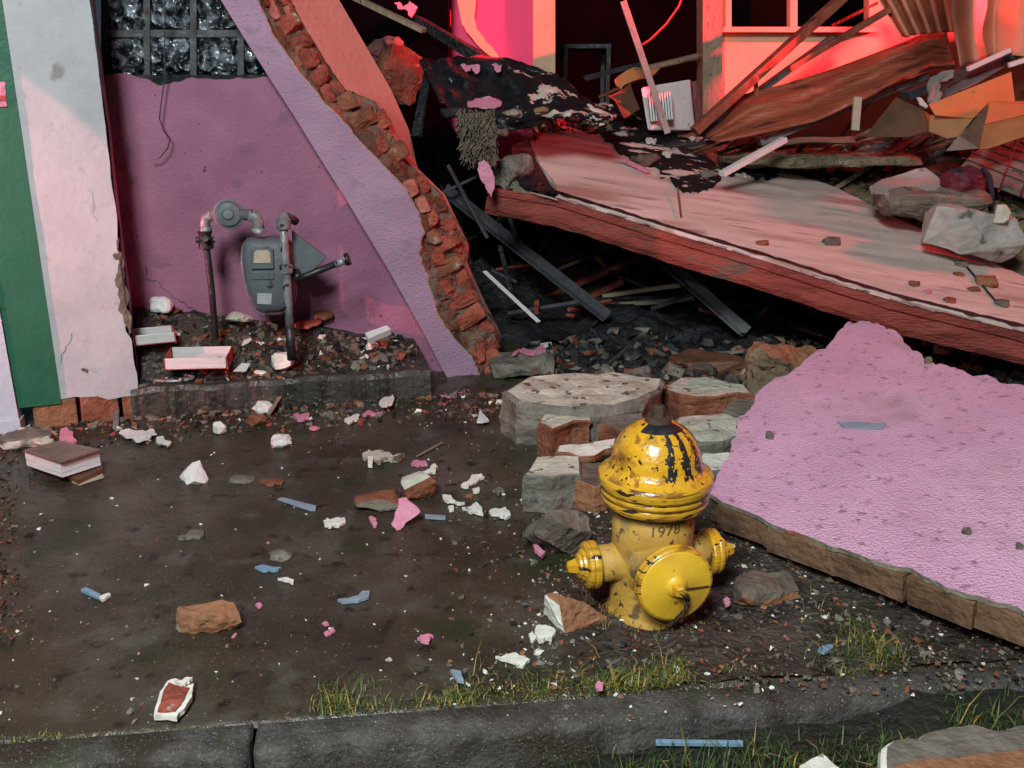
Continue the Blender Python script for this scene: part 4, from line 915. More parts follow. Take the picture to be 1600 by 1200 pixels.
# things lying on the slab
def on_slab(name, label, cat, x, y, w_, h_, m, **k): return chunk(name, label, cat, x, y, w_, h_, m, surf=SL(x, y, .0), **k)
on_slab('stone', 'small dark stone with a white spot lying in the middle of the tipped slab', 'stone', 1300, 384, 26, 18, ['greybrown'])
on_slab('stone', 'small flat reddish stone left of the white spotted stone on the slab', 'stone', 1192, 384, 20, 12, ['brick'])
on_slab('stone', 'dark pebble near the far right end of the slab, at the head of the twig', 'stone', 1504, 418, 20, 14, ['greybrown'])
on_slab('stone', 'reddish pebble left of the twig on the slab', 'stone', 1500, 432, 18, 9, ['brick_dark'])
on_slab('stone', 'brown crumb lying nearest the slab edge, left of the bright pink chip', 'stone', 1430, 448, 18, 12, ['brick_dark'])
on_slab('stone', 'brown crumb by the slab edge between pink chip and twig', 'stone', 1486, 474, 20, 12, ['brick'])
on_slab('stone', 'brown crumb right of the twig foot on the slab', 'stone', 1524, 456, 20, 11, ['brick_dark'])
on_slab('stone', 'rough brown crumb at the slab edge close to the right frame side', 'stone', 1568, 480, 24, 16, ['greybrown'])
on_slab('stone', 'flat brown brick piece on the slab at the right', 'stone', 1548, 450, 34, 24, ['brick_pale'], depth=1.2)
flake('pink_chip', 'tiny bright pink chip near the slab edge', 'chip', [(1443,455),(1450,453),(1455,457),(1450,461)], 'bright_pink', surf=lambda a, b: SL(a, b, 0))
stick('twig', 'dark twig lying between stones on the right of the slab', 'twig', (1508,416), (1555,472), 3, 'black', surf=lambda a, b: SL(a, b, 0))
stick('twig', 'thin twig hooked over the near slab surface left of centre', 'twig', (1058,302), (1064,342), 3, 'brick_dark', .03, .01, surf=lambda a, b: SL(a, b, 0))
stick('wood_scrap', 'short pink wood scrap pointing at the black felt on the slab', 'wood scrap', (974,256), (1013,274), 7, 'bright_pink', .02, .02, .7, surf=lambda a, b: SL(a, b, 0))
on_slab('plaster_rubble', 'round brown clod on the felt behind the pink wood scrap', 'rubble chunk', 1012, 262, 44, 26, ['greybrown'], rough=.014)
on_slab('concrete_crumb', 'grey crumb at the foot of the white bar on the slab', 'stone', 1108, 280, 26, 18, ['concrete'])
beam('white_bar', 'white square plastic bar lying across the felt, pointing up right', 'bar', (1128,272,4.9), (1226,218,5.1), 12, 'plastic_w', 8)
for x, y, w_, lb in ((1017,222,9,'largest cream paint flake on the flat black felt, leftmost'),(1042,243,8,'cream paint flake on the flat felt just right of the largest one'),(1081,218,5,'smallest cream paint flake on the flat felt, left of the white bar')):
    flake('paint_flake', lb, 'paint flake', [(x-w_,y-1),(x-w_*.2,y-w_*.6),(x+w_,y-2),(x+w_*.7,y+w_*.5),(x-w_*.3,y+w_*.4)], 'plaster', .006, surf=lambda a, b: SL(a, b, .012), j=.35, group='paint flakes on the black felt')

# ---- behind the slab, in front of the door opening
beam('pink_batten', 'long pinkish batten standing tilted in front of the dark doorway', 'batten', (973,2,5.6), (1043,208,5.5), 9, 'wood_pink', 7, jit=.003)
mb = MB(); mb.tube([V(a, b, 5.9) for a, b in ((1072,-20),(1060,10),(1040,38),(1015,62),(1003,70))], .006, 6); tag(mb.build('red_cable', 'redbox'), 'thin red cable looping down in the dark doorway', 'cable')
ac = empty('heater_unit', V(1045, 205, 5.9), 'white louvred air unit standing behind the slab by the timber post', 'air unit')
mb = MB(); P = [V(1001,137,5.75), V(1078,124,5.95), V(1086,204,5.95), V(1012,204,5.75)]; dv = Vector((.10,.42,.0))
mb.prism([P[0], P[1], P[2], P[3]], dv*.5, 1, 0, 0, 0, 0); mb.build('case', 'plastic_w', ac, bevel=.012)
mb = MB(); q0, q1, q2, q3 = V(1012,148,5.735), V(1048,143,5.735), V(1052,186,5.735), V(1016,190,5.735); mb.prism([q0,q1,q2,q3], Vector((0,.01,0)), 1, 0, 0, 0, 0); mb.build('grille_recess', 'void', ac)
mb = MB()
for k in range(9):
    s = (k+.5)/9; mb.bar(q0.lerp(q1, s)-Vector((0,.006,0)), q3.lerp(q2, s)-Vector((0,.006,0)), .010, .008)
mb.build('louvre', 'plastic_w', ac)
mb = MB(); mb.prism([V(1081,128,5.98), V(1087,126,6.1), V(1097,205,6.1), V(1089,206,5.98)], Vector((.02,.02,0)), 1, 0, 0, 0, 0); mb.build('side_panel', 'steel', ac)
# clutter inside the doorway: charred furniture
for (x0,y0,x1,y1,Y,lab) in ((880,60,955,105,7.6,'dark table shape standing deep in the doorway'),):
    tb = empty('table', V(915,105,Y), lab, 'table'); mb = MB(); a, b = V(x0,y0+12,Y), V(x1,y0+12,Y); mb.box((a+b)/2+Vector((0,.25,0)), (b-a).length, .5, .03); mb.build('table_top', 'steel_dark', tb)
    for xx in (x0+4, x1-4):
        for dy in (0, .45):
            mb = MB(); p_ = V(xx, y0+14, Y)+Vector((0,dy,0)); mb.bar(p_, p_-Vector((0,0,.6)), .03, .03); mb.build('leg', 'steel_dark', tb)
beam('charred_plank', 'charred grey plank lying across the foot of the doorway', 'plank', (915,122,6.2), (1010,98,6.4), 9, 'steel_dark', 6, jit=.006)
beam('charred_plank', 'pale burnt plank running from the batten to the timber post', 'plank', (990,110,6.0), (1095,88,6.2), 9, 'wood', 6, jit=.008)
beam('charred_plank', 'thin burnt slat under the pale burnt plank', 'plank', (935,152,5.9), (1012,118,6.0), 7, 'wood_red', 5, jit=.006)
vplate('torn_cardboard', 'torn reddish cardboard scrap behind the tilted batten', 'cardboard', [(960,125,5.9),(990,105,6.0),(1040,100,6.1),(1020,118,6.0),(985,128,5.9),(970,140,5.9)], 'card', .01, .12)
vplate('torn_cardboard', 'dark torn board just left of the air unit', 'cardboard', [(950,150,5.8),(985,130,5.9),(1000,170,5.8),(975,185,5.7)], 'brown', .01, .1)
# diagonal timbers at the window wall
beam('red_timber', 'long red lit timber leaning across the window wall down to the air unit', 'timber', (1345,-30,5.75), (1085,205,5.6), 22, 'wood_red', 12)
beam('red_timber', 'second timber leaning just right of the long one', 'timber', (1398,10,5.7), (1232,108,5.6), 12, 'wood_red', 8)
beam('thin_timber', 'thin stick leaning on the window sill', 'timber', (1372,4,6.0), (1300,40,6.05), 4, 'wood_red')
beam('green_beam', 'dull green beam under the long red timber', 'timber', (1300,60,5.95), (1120,190,5.7), 13, 'steel', 8)
beam('red_timber', 'thin timber leaning from the metal curtain down to the rust red sheet', 'timber', (1378,-10,5.9), (1418,56,5.6), 6, 'wood_red', 6)
# big rust red crumpled panel
rp = [[(1095,212),(1150,150),(1230,130),(1300,108),(1370,82),(1420,62),(1450,48),(1478,45)], [(1105,216),(1180,170),(1260,155),(1330,130),(1390,105),(1430,95),(1460,88),(1492,98)], [(1120,220),(1200,205),(1270,190),(1340,160),(1395,135),(1432,118),(1450,108),(1490,104)]]
mb = MB(); vs = []; na, nb = 70, 14
for i in range(na):
    for j in range(nb):
        t = i*7/(na-1); s = 2*j/(nb-1); k = min(1, int(s)); f = s-k; a = poly_at(rp[k], t); b = poly_at(rp[k+1], t)
        fold = .05*math.sin(s*5.5+t*.4) + .04*nz(t*.8, s*2.4, 1.4); vs.append(V(a[0]+(b[0]-a[0])*f, a[1]+(b[1]-a[1])*f, 5.72-.16*s+fold))
mb.add(vs, [(i*nb+j, i*nb+j+1, (i+1)*nb+j+1, (i+1)*nb+j) for i in range(na-1) for j in range(nb-1)])
o = mb.build('rust_red_panel', 'redsheet', smooth=True); md = o.modifiers.new('thick', 'SOLIDIFY'); md.thickness = .012
tag(o, 'long crumpled rust red sheet lying across the rubble under the timbers', 'metal sheet')
# folded metal curtain and orange tarpaulin
def curtain(name, lab, cat, tops, bots, Y0, amp, freq, m, nrow=24, ncol=120, ph=0):
    mb = MB(); vs = []
    for i in range(ncol):
        t = i/(ncol-1); a = poly_at(tops, t*(len(tops)-1)); b = poly_at(bots, t*(len(bots)-1))
        for j in range(nrow):
            s = j/(nrow-1); Y = Y0 + amp*math.sin(t*freq*6.283+ph+.6*s) + .04*nz(t*4, s*3, 1) - .12*s
            vs.append(V(a[0]+(b[0]-a[0])*s, a[1]+(b[1]-a[1])*s, Y))
    mb.add(vs, [(i*nrow+j, i*nrow+j+1, (i+1)*nrow+j+1, (i+1)*nrow+j) for i in range(ncol-1) for j in range(nrow-1)])
    o = mb.build(name, m, smooth=True); md = o.modifiers.new('thick', 'SOLIDIFY'); md.thickness = .006; return tag(o, lab, cat)
curtain('bent_shutter', 'red lit bent metal shutter hanging in upright folds above the rust red sheet', 'shutter', [(1360,-22),(1420,-22),(1480,-22)], [(1408,58),(1450,52),(1492,50)], 5.75, .055, 5, 'tarp')
curtain('orange_tarpaulin', 'orange tarpaulin hanging at the upper right corner with soft folds', 'tarpaulin', [(1470,-60),(1560,-60),(1700,-60)], [(1500,104),(1560,84),(1700,100)], 5.55, .07, 2.3, 'tarp', ph=1)
# pipes and gutters at the right
beam('grey_gutter', 'long grey gutter lying below the rust red sheet', 'gutter', (1185,222,5.45), (1445,118,5.55), 22, 'steel', 10)
beam('dark_gutter', 'dark gutter continuing up right to the orange tarpaulin', 'gutter', (1415,150,5.35), (1585,82,5.45), 24, 'steel_dark', 12)
beam('grey_pipe', 'pale pipe resting on the dark gutter', 'pipe', (1512,108,5.25), (1578,78,5.3), 6, 'plastic_w')
beam('grey_pipe', 'short pink lit pipe end at the right frame side', 'pipe', (1576,102,5.2), (1625,86,5.2), 6, 'plastic_w')
beam('pale_stake', 'short pale stake standing upright in front of the gutter', 'stake', (1340,152,5.3), (1336,204,5.25), 11, 'palewood', 5)
vplate('torn_sheet', 'crumpled dark foil piece left of the orange cardboard', 'foil', [(1448,140,5.3),(1470,112,5.3),(1492,110,5.3),(1488,122,5.3),(1468,128,5.3),(1472,148,5.25),(1462,165,5.2),(1450,160,5.2)], 'greysheet', .01, .2)
vplate('torn_sheet', 'curled white scrap at the left corner of the orange cardboard', 'foil', [(1433,152),(1440,153),(1450,166),(1447,169),(1438,164)], 'plastic_w', .01, .1, 5.2)
vplate('grey_board', 'grey board edge leaning above the orange cardboard', 'board', [(1476,140,5.3),(1525,112,5.4),(1570,104,5.4),(1520,135,5.3),(1480,152,5.2)], 'steel', .02, .04)
# cardboard boxes
def boxx(name, lab, faces, cat='cardboard box'):
    c = faces[0][1][0]; e = empty(name, V(*c), lab, cat)
    for nm, P_, m_ in faces:
        mb = MB(); mb.prism([V(*q) for q in P_], Vector((0,.006,-.003)), 1, 0, 0, 0, 0); mb.build(nm, m_, e)
boxx('cardboard_box', 'crushed orange brown cardboard box with its flap up, behind the grid panel', [('flap', [(1452,163,5.0),(1580,112,5.15),(1586,158,5.1),(1520,185,4.95),(1462,180,4.95)], 'card'), ('front', [(1453,180,5.0),(1520,186,4.95),(1500,213,4.95),(1480,216,4.97),(1452,205,5.0)], 'card_in'), ('side', [(1521,185,4.94),(1545,160,5.0),(1530,232,4.9),(1478,236,4.95),(1498,212,4.95)], 'brown')])
boxx('cardboard_box', 'cardboard box with a pale orange lid at the right frame side', [('lid', [(1548,158,4.95),(1640,158,5.2),(1640,170,4.8),(1539,194,4.7)], 'card'), ('front', [(1538,195,4.7),(1640,171,4.8),(1640,200,4.75),(1545,232,4.68),(1531,233,4.68)], 'card_in')])
boxx('cardboard_box', 'dark brown collapsed box between the stake and the orange cardboard', [('front', [(1350,214,5.15),(1400,152,5.3),(1440,170,5.2),(1448,205,5.1),(1420,214,5.1)], 'brown'), ('side', [(1440,171,5.19),(1452,178,5.3),(1460,214,5.2),(1448,206,5.1)], 'card_in')])
# ruined ground features
vplate('rotten_board', 'thin tan board lying flat along the top of the rubble heap', 'board', [(1228,218,5.5),(1330,213,5.5),(1338,222,5.3),(1230,226,5.3)], 'wood', .03, .05)
chunk('tan_wall_piece', 'broad tan layer of broken ground slab behind the pink lit slab', 'concrete chunk', 1300, 275, 330, 48, ['tan_rubble'], .5, 0, surf=V(1300,262,5.30), rough=.008, k=40)
gp = empty('grid_panel', V(1560,290,4.5), 'pale tiled panel with a grid of dark joints at the right frame side', 'tile panel')
GP, GNn = plane3(V(1490,250,5.0), V(1620,330,4.5), V(1620,190,5.4))
gq = lambda a, b, h=0: PLN(a, b, GP+GNn*h, GNn)
mb = MB(); mb.prism([gq(a, b) for a, b in ((1500,262),(1520,238),(1560,218),(1640,190),(1700,200),(1700,330),(1600,300))], -GNn*.03, 1, 0, 0, 0, 0); mb.build('tile_face', 'concrete', gp)
mb = MB()
for k in range(8): mb.bar(gq(1506-2+k*14,246-k*9,.002)+Vector((0,0,0)), gq(1640+k*14,300-k*11,.002), .010, .004)
for k in range(4): mb.bar(gq(1560+k*34,300+k*6,.003), gq(1600+k*40,196+k*2,.003), .010, .004)
mb.build('joint', 'black', gp)
bp_ = chunk('maroon_bag', 'round maroon and navy bag lying in the rubble left of the grid panel', 'bag', 1512, 318, 72, 62, ['maroon','navy'], .8, .2, None, (0,-.3,.9), surf=V(1512,312,4.75), box=.25, k=60, rough=.010)
mb = MB(); mb.tube([V(a, b, 4.72) for a, b in ((1535,262),(1546,275),(1550,300),(1548,330))], .012, 6); mb.build('strap', 'navy', bp_)
vplate('grey_wet_board', 'thin grey brown board lying left of the maroon bag', 'board', [(1362,290,4.8),(1385,278,4.95),(1446,262,5.0),(1470,282,4.9),(1500,300,4.85),(1480,318,4.7),(1420,308,4.7),(1365,302,4.72)], 'greysheet', .03, .07)
chunk('brown_wall_piece', 'large brown grey wall lump behind the grey wet slab', 'concrete chunk', 1465, 352, 170, 58, ['greybrown','concrete'], .6, -.1, None, (0,-.2,1), surf=V(1465,340,4.65), rough=.016, k=34)
chunk('grey_wall_slab', 'smooth pale grey slab leaning behind the right end of the tipped slab', 'concrete chunk', 1532, 412, 150, 86, ['greysheet'], .55, -.25, (0,.16), None, surf=V(1532,402,4.35), rough=.010, k=40)
chunk('stone_block', 'small pale upright stone on top of the grey slab at the right', 'stone', 1567, 352, 24, 34, ['conc_pale'], .7, surf=V(1567,350,4.35))

# splintered timber tangled over the heap
rr = random.Random(77); mb = MB()
for _ in range(120):
    x = rr.uniform(.95, 3.2); y = rr.uniform(5.55, 6.0); z = max(heap_z(x, y), .82) + rr.uniform(.0, .16); an = rr.gauss(.55, .45); l = rr.uniform(.15, .75)
    d = Vector((math.cos(an), rr.uniform(-.35, .35), math.sin(an)*.55)).normalized(); a = Vector((x, y, z)) - d*l*.5
    mb.bar(a, a+d*l, rr.uniform(.008, .030), rr.uniform(.005, .016), rr.random()*3, mi=rr.choices(range(5), [4,4,2,3,1])[0], jit=.004)
tag(mb.build('splintered_timber', ['wood_red','brown','wood','steel_dark','palewood'], recenter=False), 'tangle of splintered slats and laths over the heap behind the slab', 'debris', kind='stuff')

for k, (x, y, w_, h_, m_, lb) in enumerate(((742,205,30,22,'concrete','grey clod on top of the shaggy tan clump'),(775,215,34,22,'greybrown','brown clod between the shaggy clump and the torn slab gap'),(800,182,30,16,'mortar','pale clod behind the brown lump on the arched felt'),(706,182,40,22,'char','black clod left of the shaggy tan clump'),(846,176,26,14,'brick_pale','pinkish clod right of the brown lump on the arched felt'))):
    chunk('plaster_clod', lb, 'rubble chunk', x, y, w_, h_, [m_], .8, surf=V(x, y, 4.68), rough=.014, box=.5, k=30)
# ================================================================ RUBBLE AROUND THE HYDRANT
def block(name, label, cat, poly, ztop, th, mats, amp=.012, j=.10, group=None, tilt=(0, 0)):
    """flat topped lump: outline of its upper face, at height ztop (tilt = slope in x, y)"""
    P = jag(poly, j*.45, 1); cx = sum(a for a, b in P)/len(P); cy = sum(b for a, b in P)/len(P); c = G(cx, cy, ztop)
    SEED[0] += 1; sd = Vector((SEED[0]*1.7, 0, 0)); n_ = Vector((-tilt[0], -tilt[1], 1)).normalized(); pts = [PLN(a, b, c, n_) for a, b in P]; c = sum(pts, Vector())/len(pts)
    mb = MB(); n = len(pts); vs = [c + Vector((0,0,.004))]; fs = [(0, 1+i, 1+(i+1) % n) for i in range(n)]; ms = [0]*n; r_ = 0
    rings = [(.25,0,0),(.5,0,0),(.75,0,0),(.93,0,0),(1,-.05,0),(1.0,-.22,1),(.985,-.4,1),(1.0,-.6,1),(.98,-.8,1),(.97,-1,1)]
    for k, (s, dz, side) in enumerate(rings):
        for q in pts:
            p_ = c + (q-c)*s + Vector((0,0,dz*th)); w_ = p_ + sd; rad = (q-c); rad.z = 0; rad.normalize()
            if side: p_ += rad*(amp*2.0*noise.noise(w_*4) + amp*.6*noise.noise(w_*19))
            else: p_.z += amp*(.9*noise.noise(w_*9)+.5*noise.noise(w_*30))
            vs.append(p_)
        if k: 
            fs += [(1+(k-1)*n+i, 1+k*n+i, 1+k*n+(i+1) % n, 1+(k-1)*n+(i+1) % n) for i in range(n)]; ms += [1 if k >= 4 else 0]*n
    mb.add(vs, fs, ms); o = mb.build(name, mats)
    return tag(o, label, cat, group)
RC = 'rubble chunk'
block('concrete_slab', 'wide pale topped concrete slab lying flat behind the hydrant', 'concrete slab', [(784,612),(826,586),(905,581),(962,583),(1040,595),(1034,612),(1004,626),(928,636),(862,633),(806,628)], .17, .17, ['conc_pale','concrete'], .018, .06)
block('brick_block', 'brown brick block under the near side of the wide pale slab', RC, [(840,658),(858,638),(918,640),(926,656),(862,668)], .135, .13, ['conc_pale','brick_dark'])
block('brick_block', 'flat block with a red brick band right of the wide pale slab', RC, [(1036,606),(1062,591),(1105,588),(1165,602),(1180,616),(1120,620),(1060,616)], .12, .11, ['conc_pale','brick_dark'])
beam('red_strip', 'thin red brown strip on the block right of the wide pale slab', 'strip', (1006,614,3.95), (1122,626,3.9), 6, 'brick', 5)
block('plaster_slab', 'pale broken plaster slab behind the right shoulder of the hydrant', 'concrete slab', [(1046,668),(1058,652),(1100,646),(1178,646),(1200,656),(1172,678),(1130,690),(1084,690)], .10, .09, ['conc_pale','concrete'])
block('concrete_block', 'square pale topped concrete block left of the hydrant bonnet', RC, [(818,742),(838,713),(906,711),(908,738),(862,746)], .125, .125, ['conc_pale','concrete'], .008)
block('brick_block', 'brown and olive brick block between the square block and the hydrant', RC, [(900,752),(908,722),(946,720),(962,750),(930,762)], .10, .10, ['greybrown','brick_pale'])
block('plaster_sheet', 'thin pinkish plaster sheets lying behind the hydrant bonnet left side', 'plaster piece', [(868,706),(872,697),(905,694),(930,690),(964,684),(962,698),(930,712),(905,714)], .125, .022, ['plaster','brick_pale'], .004, .2)
block('plaster_block', 'pinkish grey block just right of the hydrant bonnet', RC, [(1092,716),(1098,708),(1140,706),(1150,716),(1140,732),(1104,738)], .11, .10, ['plaster','concrete'])
block('brick_block', 'dull brick block half hidden behind the left of the hydrant bonnet', RC, [(936,664),(952,644),(1004,646),(1010,664),(972,674)], .13, .13, ['concrete','brick_dark'])
block('concrete_block', 'grey block wedged between the big tan lump and the pale plaster slab', RC, [(1130,640),(1146,622),(1186,622),(1196,640),(1160,650)], .12, .12, ['concrete','concrete'])
chunk('brick_chunk', 'grey brown brick chunk tilted beside the left hydrant outlet', RC, 872, 872, 96, 84, ['greybrown','concrete'], .6, .35, (.25,.3), (.9,-.1,.5), rough=.007)
chunk('boulder', 'big tan and green rounded rubble lump left of the pink slab tip', RC, 1225, 632, 120, 104, ['tan_rubble','brick_pale'], .7, .2, (0,.1), (.1,-.2,1), rough=.02, k=34)
chunk('brick_chunk', 'dark brown lump under the hollow beside the big tan lump', RC, 1110, 590, 120, 40, ['brown'], .6, 0, surf=G(1110,585,.02))
chunk('brick_chunk', 'low dark lump between the wide pale slab and the hollow', RC, 815, 596, 110, 44, ['concrete'], .7, 0, surf=G(815,590,.02))
def hullpx(name, label, cat, P, mats, fdir=None, thr=.75, rough=.003, group=None, f=None):
    pts = [f(*a) if f else G(*a) for a in P]; mb = MB(); fd = Vector(fdir).normalized() if fdir else None
    mb.hull(pts, (lambda nn: 1 if nn.dot(fd) > thr else 0) if fd else None); o = mb.build(name, mats); SEED[0] += 1
    bm = bmesh.new(); bm.from_mesh(o.data); bmesh.ops.triangulate(bm, faces=bm.faces)
    for _ in range(3): bmesh.ops.subdivide_edges(bm, edges=bm.edges, cuts=1, use_grid_fill=True)
    bm.normal_update()
    for v in bm.verts:
        q = v.co + Vector((SEED[0], 0, 0)); v.co += v.normal*(noise.noise(q*26)*rough*2 + noise.noise(q*70)*rough)
    bm.to_mesh(o.data); bm.free(); return tag(o, label, cat, group)
hullpx('brick_chunk', 'red brick with a white plastered end, lying left of the hydrant foot', RC, [(882,991,0),(850,960,.01),(851,928,.085),(874,946,.070),(866,927,.085),(944,974,0),(949,964,.02),(908,940,.070),(930,955,.0),(870,960,0)], ['brick_pale','plaster'], (-.80,-.55,.1), .70)
chunk('brick_chunk', 'grey brown flat brick piece right of the hydrant foot', RC, 1200, 944, 112, 46, ['greybrown','brick_pale'], .6, .12, None, (0,-.6,-.5), rough=.007)
chunk('rock', 'brown angular rock left of the pink paint flake row, centre of the walk', RC, 655, 782, 56, 48, ['brick_dark','conc_pale'], .8, .3, (.1,-.3), (-.6,-.3,.6), rough=.006)
chunk('rock', 'dark low slab like rock beside the standing pink flake', RC, 588, 800, 76, 38, ['greybrown','brick_dark'], .9, .2, None, (0,.3,.9), rough=.006)
hullpx('brick_chunk', 'orange brown brick half with mortar end, alone at the lower left walk', RC, [(274,984,0),(282,990,0),(330,992,0),(376,980,0),(378,972,.03),(366,940,.065),(356,937,.07),(340,946,.06),(296,946,.055),(280,950,.055),(274,960,.045),(330,960,.06)], ['brick_pale','mortar'], (-.95,-.3,.1), .75, .004)
chunk('rock', 'small dark rock at the step foot left of the crumpled foil', RC, 400, 668, 32, 28, ['brick_dark'], .8)
chunk('rock', 'pale dull brick lump at the left frame side behind the book', RC, 28, 700, 84, 34, ['conc_pale','concrete'], .9, .2, None, (0,0,1))
chunk('rock', 'small cream lump right behind the book', RC, 62, 706, 30, 26, ['conc_pale'], .9)
# bottom right grey wall fragment in the grass
wfr = block('wall_fragment', 'grey wall fragment with a white torn rim at the lower right corner', 'wall fragment', [(1376,1188),(1378,1166),(1396,1154),(1415,1150),(1432,1152),(1448,1140),(1470,1136),(1486,1132),(1520,1132),(1540,1136),(1560,1142),(1580,1138),(1600,1132),(1700,1128),(1720,1300),(1380,1320)], .06, .10, ['concrete','plaster'], .006)
brf = block('bared_brick', None, None, [(1396,1196),(1440,1186),(1500,1182),(1540,1176),(1620,1172),(1640,1290),(1400,1300)], .070, .014, ['brick_pale','brick_pale'], .002, .06)
flake('white_plaster_piece', 'white plaster piece in the grass at the bottom frame edge', 'plaster piece', [(1250,1196),(1264,1188),(1285,1177),(1318,1204),(1300,1225),(1240,1220)], 'plaster', .02, .05, j=.06)
# ---------------------------------------------------------------- named small things on the walk
bk = empty('book', G(97, 752, 0), 'thick wet book lying closed with its pages showing, left side of the walk', 'book')
top_ = [(36,703),(92,688),(157,702),(94,722)]
mb = MB(); mb.prism([G(a, b, .095) for a, b in top_], Vector((0,0,-.006)), 1, 0, 0, 0, 0); mb.build('cover', 'leaf', bk, bevel=.001)
mb = MB(); c0 = sum([G(a, b, .09) for a, b in top_], Vector())/4; mb.prism([c0+(G(a, b, .089)-c0)*.965 for a, b in top_], Vector((0,0,-.058)), 6, .002, 0, 0, 0); mb.build('pages', 'pages', bk)
mb = MB(); mb.prism([G(a, b, .03) for a, b in top_], Vector((0,0,-.008)), 1, 0, 0, 0, 0); mb.build('cover', 'leaf', bk, bevel=.001)
mb = MB(); P = [G(a, b, .022) for a, b in ((104,741),(156,726),(161,732),(122,750))]; mb.prism(P, Vector((0,0,-.016)), 1, 0, 0, 0, 0); mb.prism([G(a, b, .0055) for a, b in ((112,752),(160,740),(162,745),(124,757))], Vector((0,0,-.004)), 1, 0, 1, 1, 1)
tag(mb.build('brown_carton', ['brown','palewood']), 'flat brown carton wedged under the thick wet book', 'carton')
block('dark_block', 'dark block carrying the far side of the thick wet book', 'block', [(44,716),(92,702),(150,718),(96,738)], .022, .022, ['brown','brown'], .001, 0)
def crumple(name, label, cat, cx, by, w_, h_, m, k=40, rough=.010, **kw): return chunk(name, label, cat, cx, by, w_, h_, [m], .8, box=.4, k=k, rough=rough, **kw)
hullpx('foam_piece', 'white foam piece with a peak, left centre of the walk', 'foam', [(280,745,0),(292,758,0),(322,756,0),(326,748,.006),(300,722,.050),(312,719,.060),(286,742,.02),(318,742,.022),(303,752,.02)], ['plastic_w'], rough=.002)
crumple('paper_ball', 'crumpled pale paper ball below the step, left of the ring light reflection', 'paper', 437, 702, 36, 28, 'paper', 30, .012)
crumple('foil_ball', 'crumpled shiny foil by the foot of the step', 'foil', 408, 648, 36, 26, 'plastic_w', 30, .012)
crumple('plaster_lump', 'white lump with dark marks near the step, right of the torn white papers', 'plaster piece', 342, 680, 22, 26, 'plaster', 18, .004)
crumple('plastic_bag', 'crumpled clear plastic bag at the left end of the recess', 'bag', 249, 497, 34, 30, 'paper', 34, .014, surf=FP(249, 488, .28))
crumple('plaster_lump', 'pale plaster lump at the foot of the gas meter outlet pipe', 'plaster piece', 440, 582, 40, 34, 'plaster', 22, .008, surf=FP(440, 580, .03))
crumple('plaster_lump', 'pale plaster lump lying left of the meter pipe foot lump', 'plaster piece', 408, 590, 26, 12, 'plaster', 18, .008, surf=FP(408, 588, .01))
crumple('cloth_scrap', 'dirty white cloth scrap on the dirt behind the gas meter', 'cloth', 372, 508, 44, 18, 'conc_pale', 24, .010, surf=FP(372, 504, .25))
fz = lambda z: (lambda a, b: G(a, b, z))
def fl(name, label, cat, poly, m, **k): return flake(name, label, cat, poly, m, **k)
PP_ = 'plaster piece'
fl('plaster_piece', 'long cream plaster piece shaped like a fish, centre of the walk', PP_, [(566,708),(576,702),(600,704),(632,708),(612,718),(590,721),(570,716)], 'conc_pale', th=.014)
fl('plaster_piece', 'small cream crumb touching the fish shaped plaster piece', PP_, [(575,713),(583,712),(582,724),(575,724)], 'plaster', th=.016)
fl('plaster_piece', 'white torn plaster piece, uppermost of those left of the square block', PP_, [(720,758),(732,750),(738,741),(752,739),(757,745),(745,752),(732,760)], 'plaster')
fl('plaster_piece', 'narrow white plaster piece left of the triangular one', PP_, [(691,773),(705,774),(726,784),(715,786),(695,780)], 'plaster', th=.01)
fl('plaster_piece', 'triangular white plaster piece, left of the square block foot', PP_, [(722,792),(738,788),(745,784),(755,803),(735,800)], 'plaster', th=.01)
fl('plaster_piece', 'ragged white plaster piece nearest the square concrete block', PP_, [(764,798),(780,795),(790,792),(798,804),(782,806)], 'plaster', th=.01)
fl('plaster_piece', 'small white square crumb under the uppermost white plaster', PP_, [(738,763),(748,760),(750,766),(740,768)], 'plaster')
fl('plaster_piece', 'tiny pale crumb left of the triangular plaster piece', PP_, [(700,791),(708,789),(709,796),(702,797)], 'plaster')
fl('plaster_piece', 'pale oval crumb left of the square concrete block', PP_, [(770,764),(780,761),(788,766),(778,770)], 'concrete', th=.012)
fl('plaster_piece', 'long white and pink plaster flake near the kerb grass', PP_, [(774,1025),(790,1022),(812,1024),(828,1030),(820,1038),(808,1040),(792,1030)], 'plaster')
fl('plaster_piece', 'white flat plaster piece below the plastered brick end', PP_, [(838,977),(852,976),(868,984),(862,996),(842,999)], 'plaster', th=.012)
fl('plaster_piece', 'small white crumb left of the flat piece below the plastered brick', PP_, [(826,990),(832,985),(838,995),(832,1001)], 'plaster')
fl('plaster_piece', 'white plaster curl with brown tape, left of the dark low rock', PP_, [(505,813),(520,810),(538,808),(540,815),(520,820),(507,820)], 'plaster')
fl('plaster_piece', 'white torn paint peel above the brown rock', PP_, [(660,736),(672,732),(680,724),(684,728),(680,738),(668,740)], 'plaster')
Yf = G(620, 829).y
vplate('pink_flake', 'upright pink stucco flake leaning on the dark low rock', 'paint flake', [(620,829,Yf),(611,818,Yf+.01),(617,800,Yf+.03),(623,779,Yf+.06),(634,777,Yf+.06),(657,799,Yf+.04),(650,806,Yf+.03),(638,814,Yf+.02),(630,824,Yf+.01)], 'bright_pink', .010, .12)
fl('pink_flake', 'small white and pink flake left of the upright pink one', 'paint flake', [(576,808),(582,806),(590,818),(584,822)], 'bright_pink')
fl('pink_flake', 'lone pink flake in the middle of the lower walk', 'paint flake', [(652,996),(662,992),(677,993),(670,1003),(660,1001)], 'bright_pink')
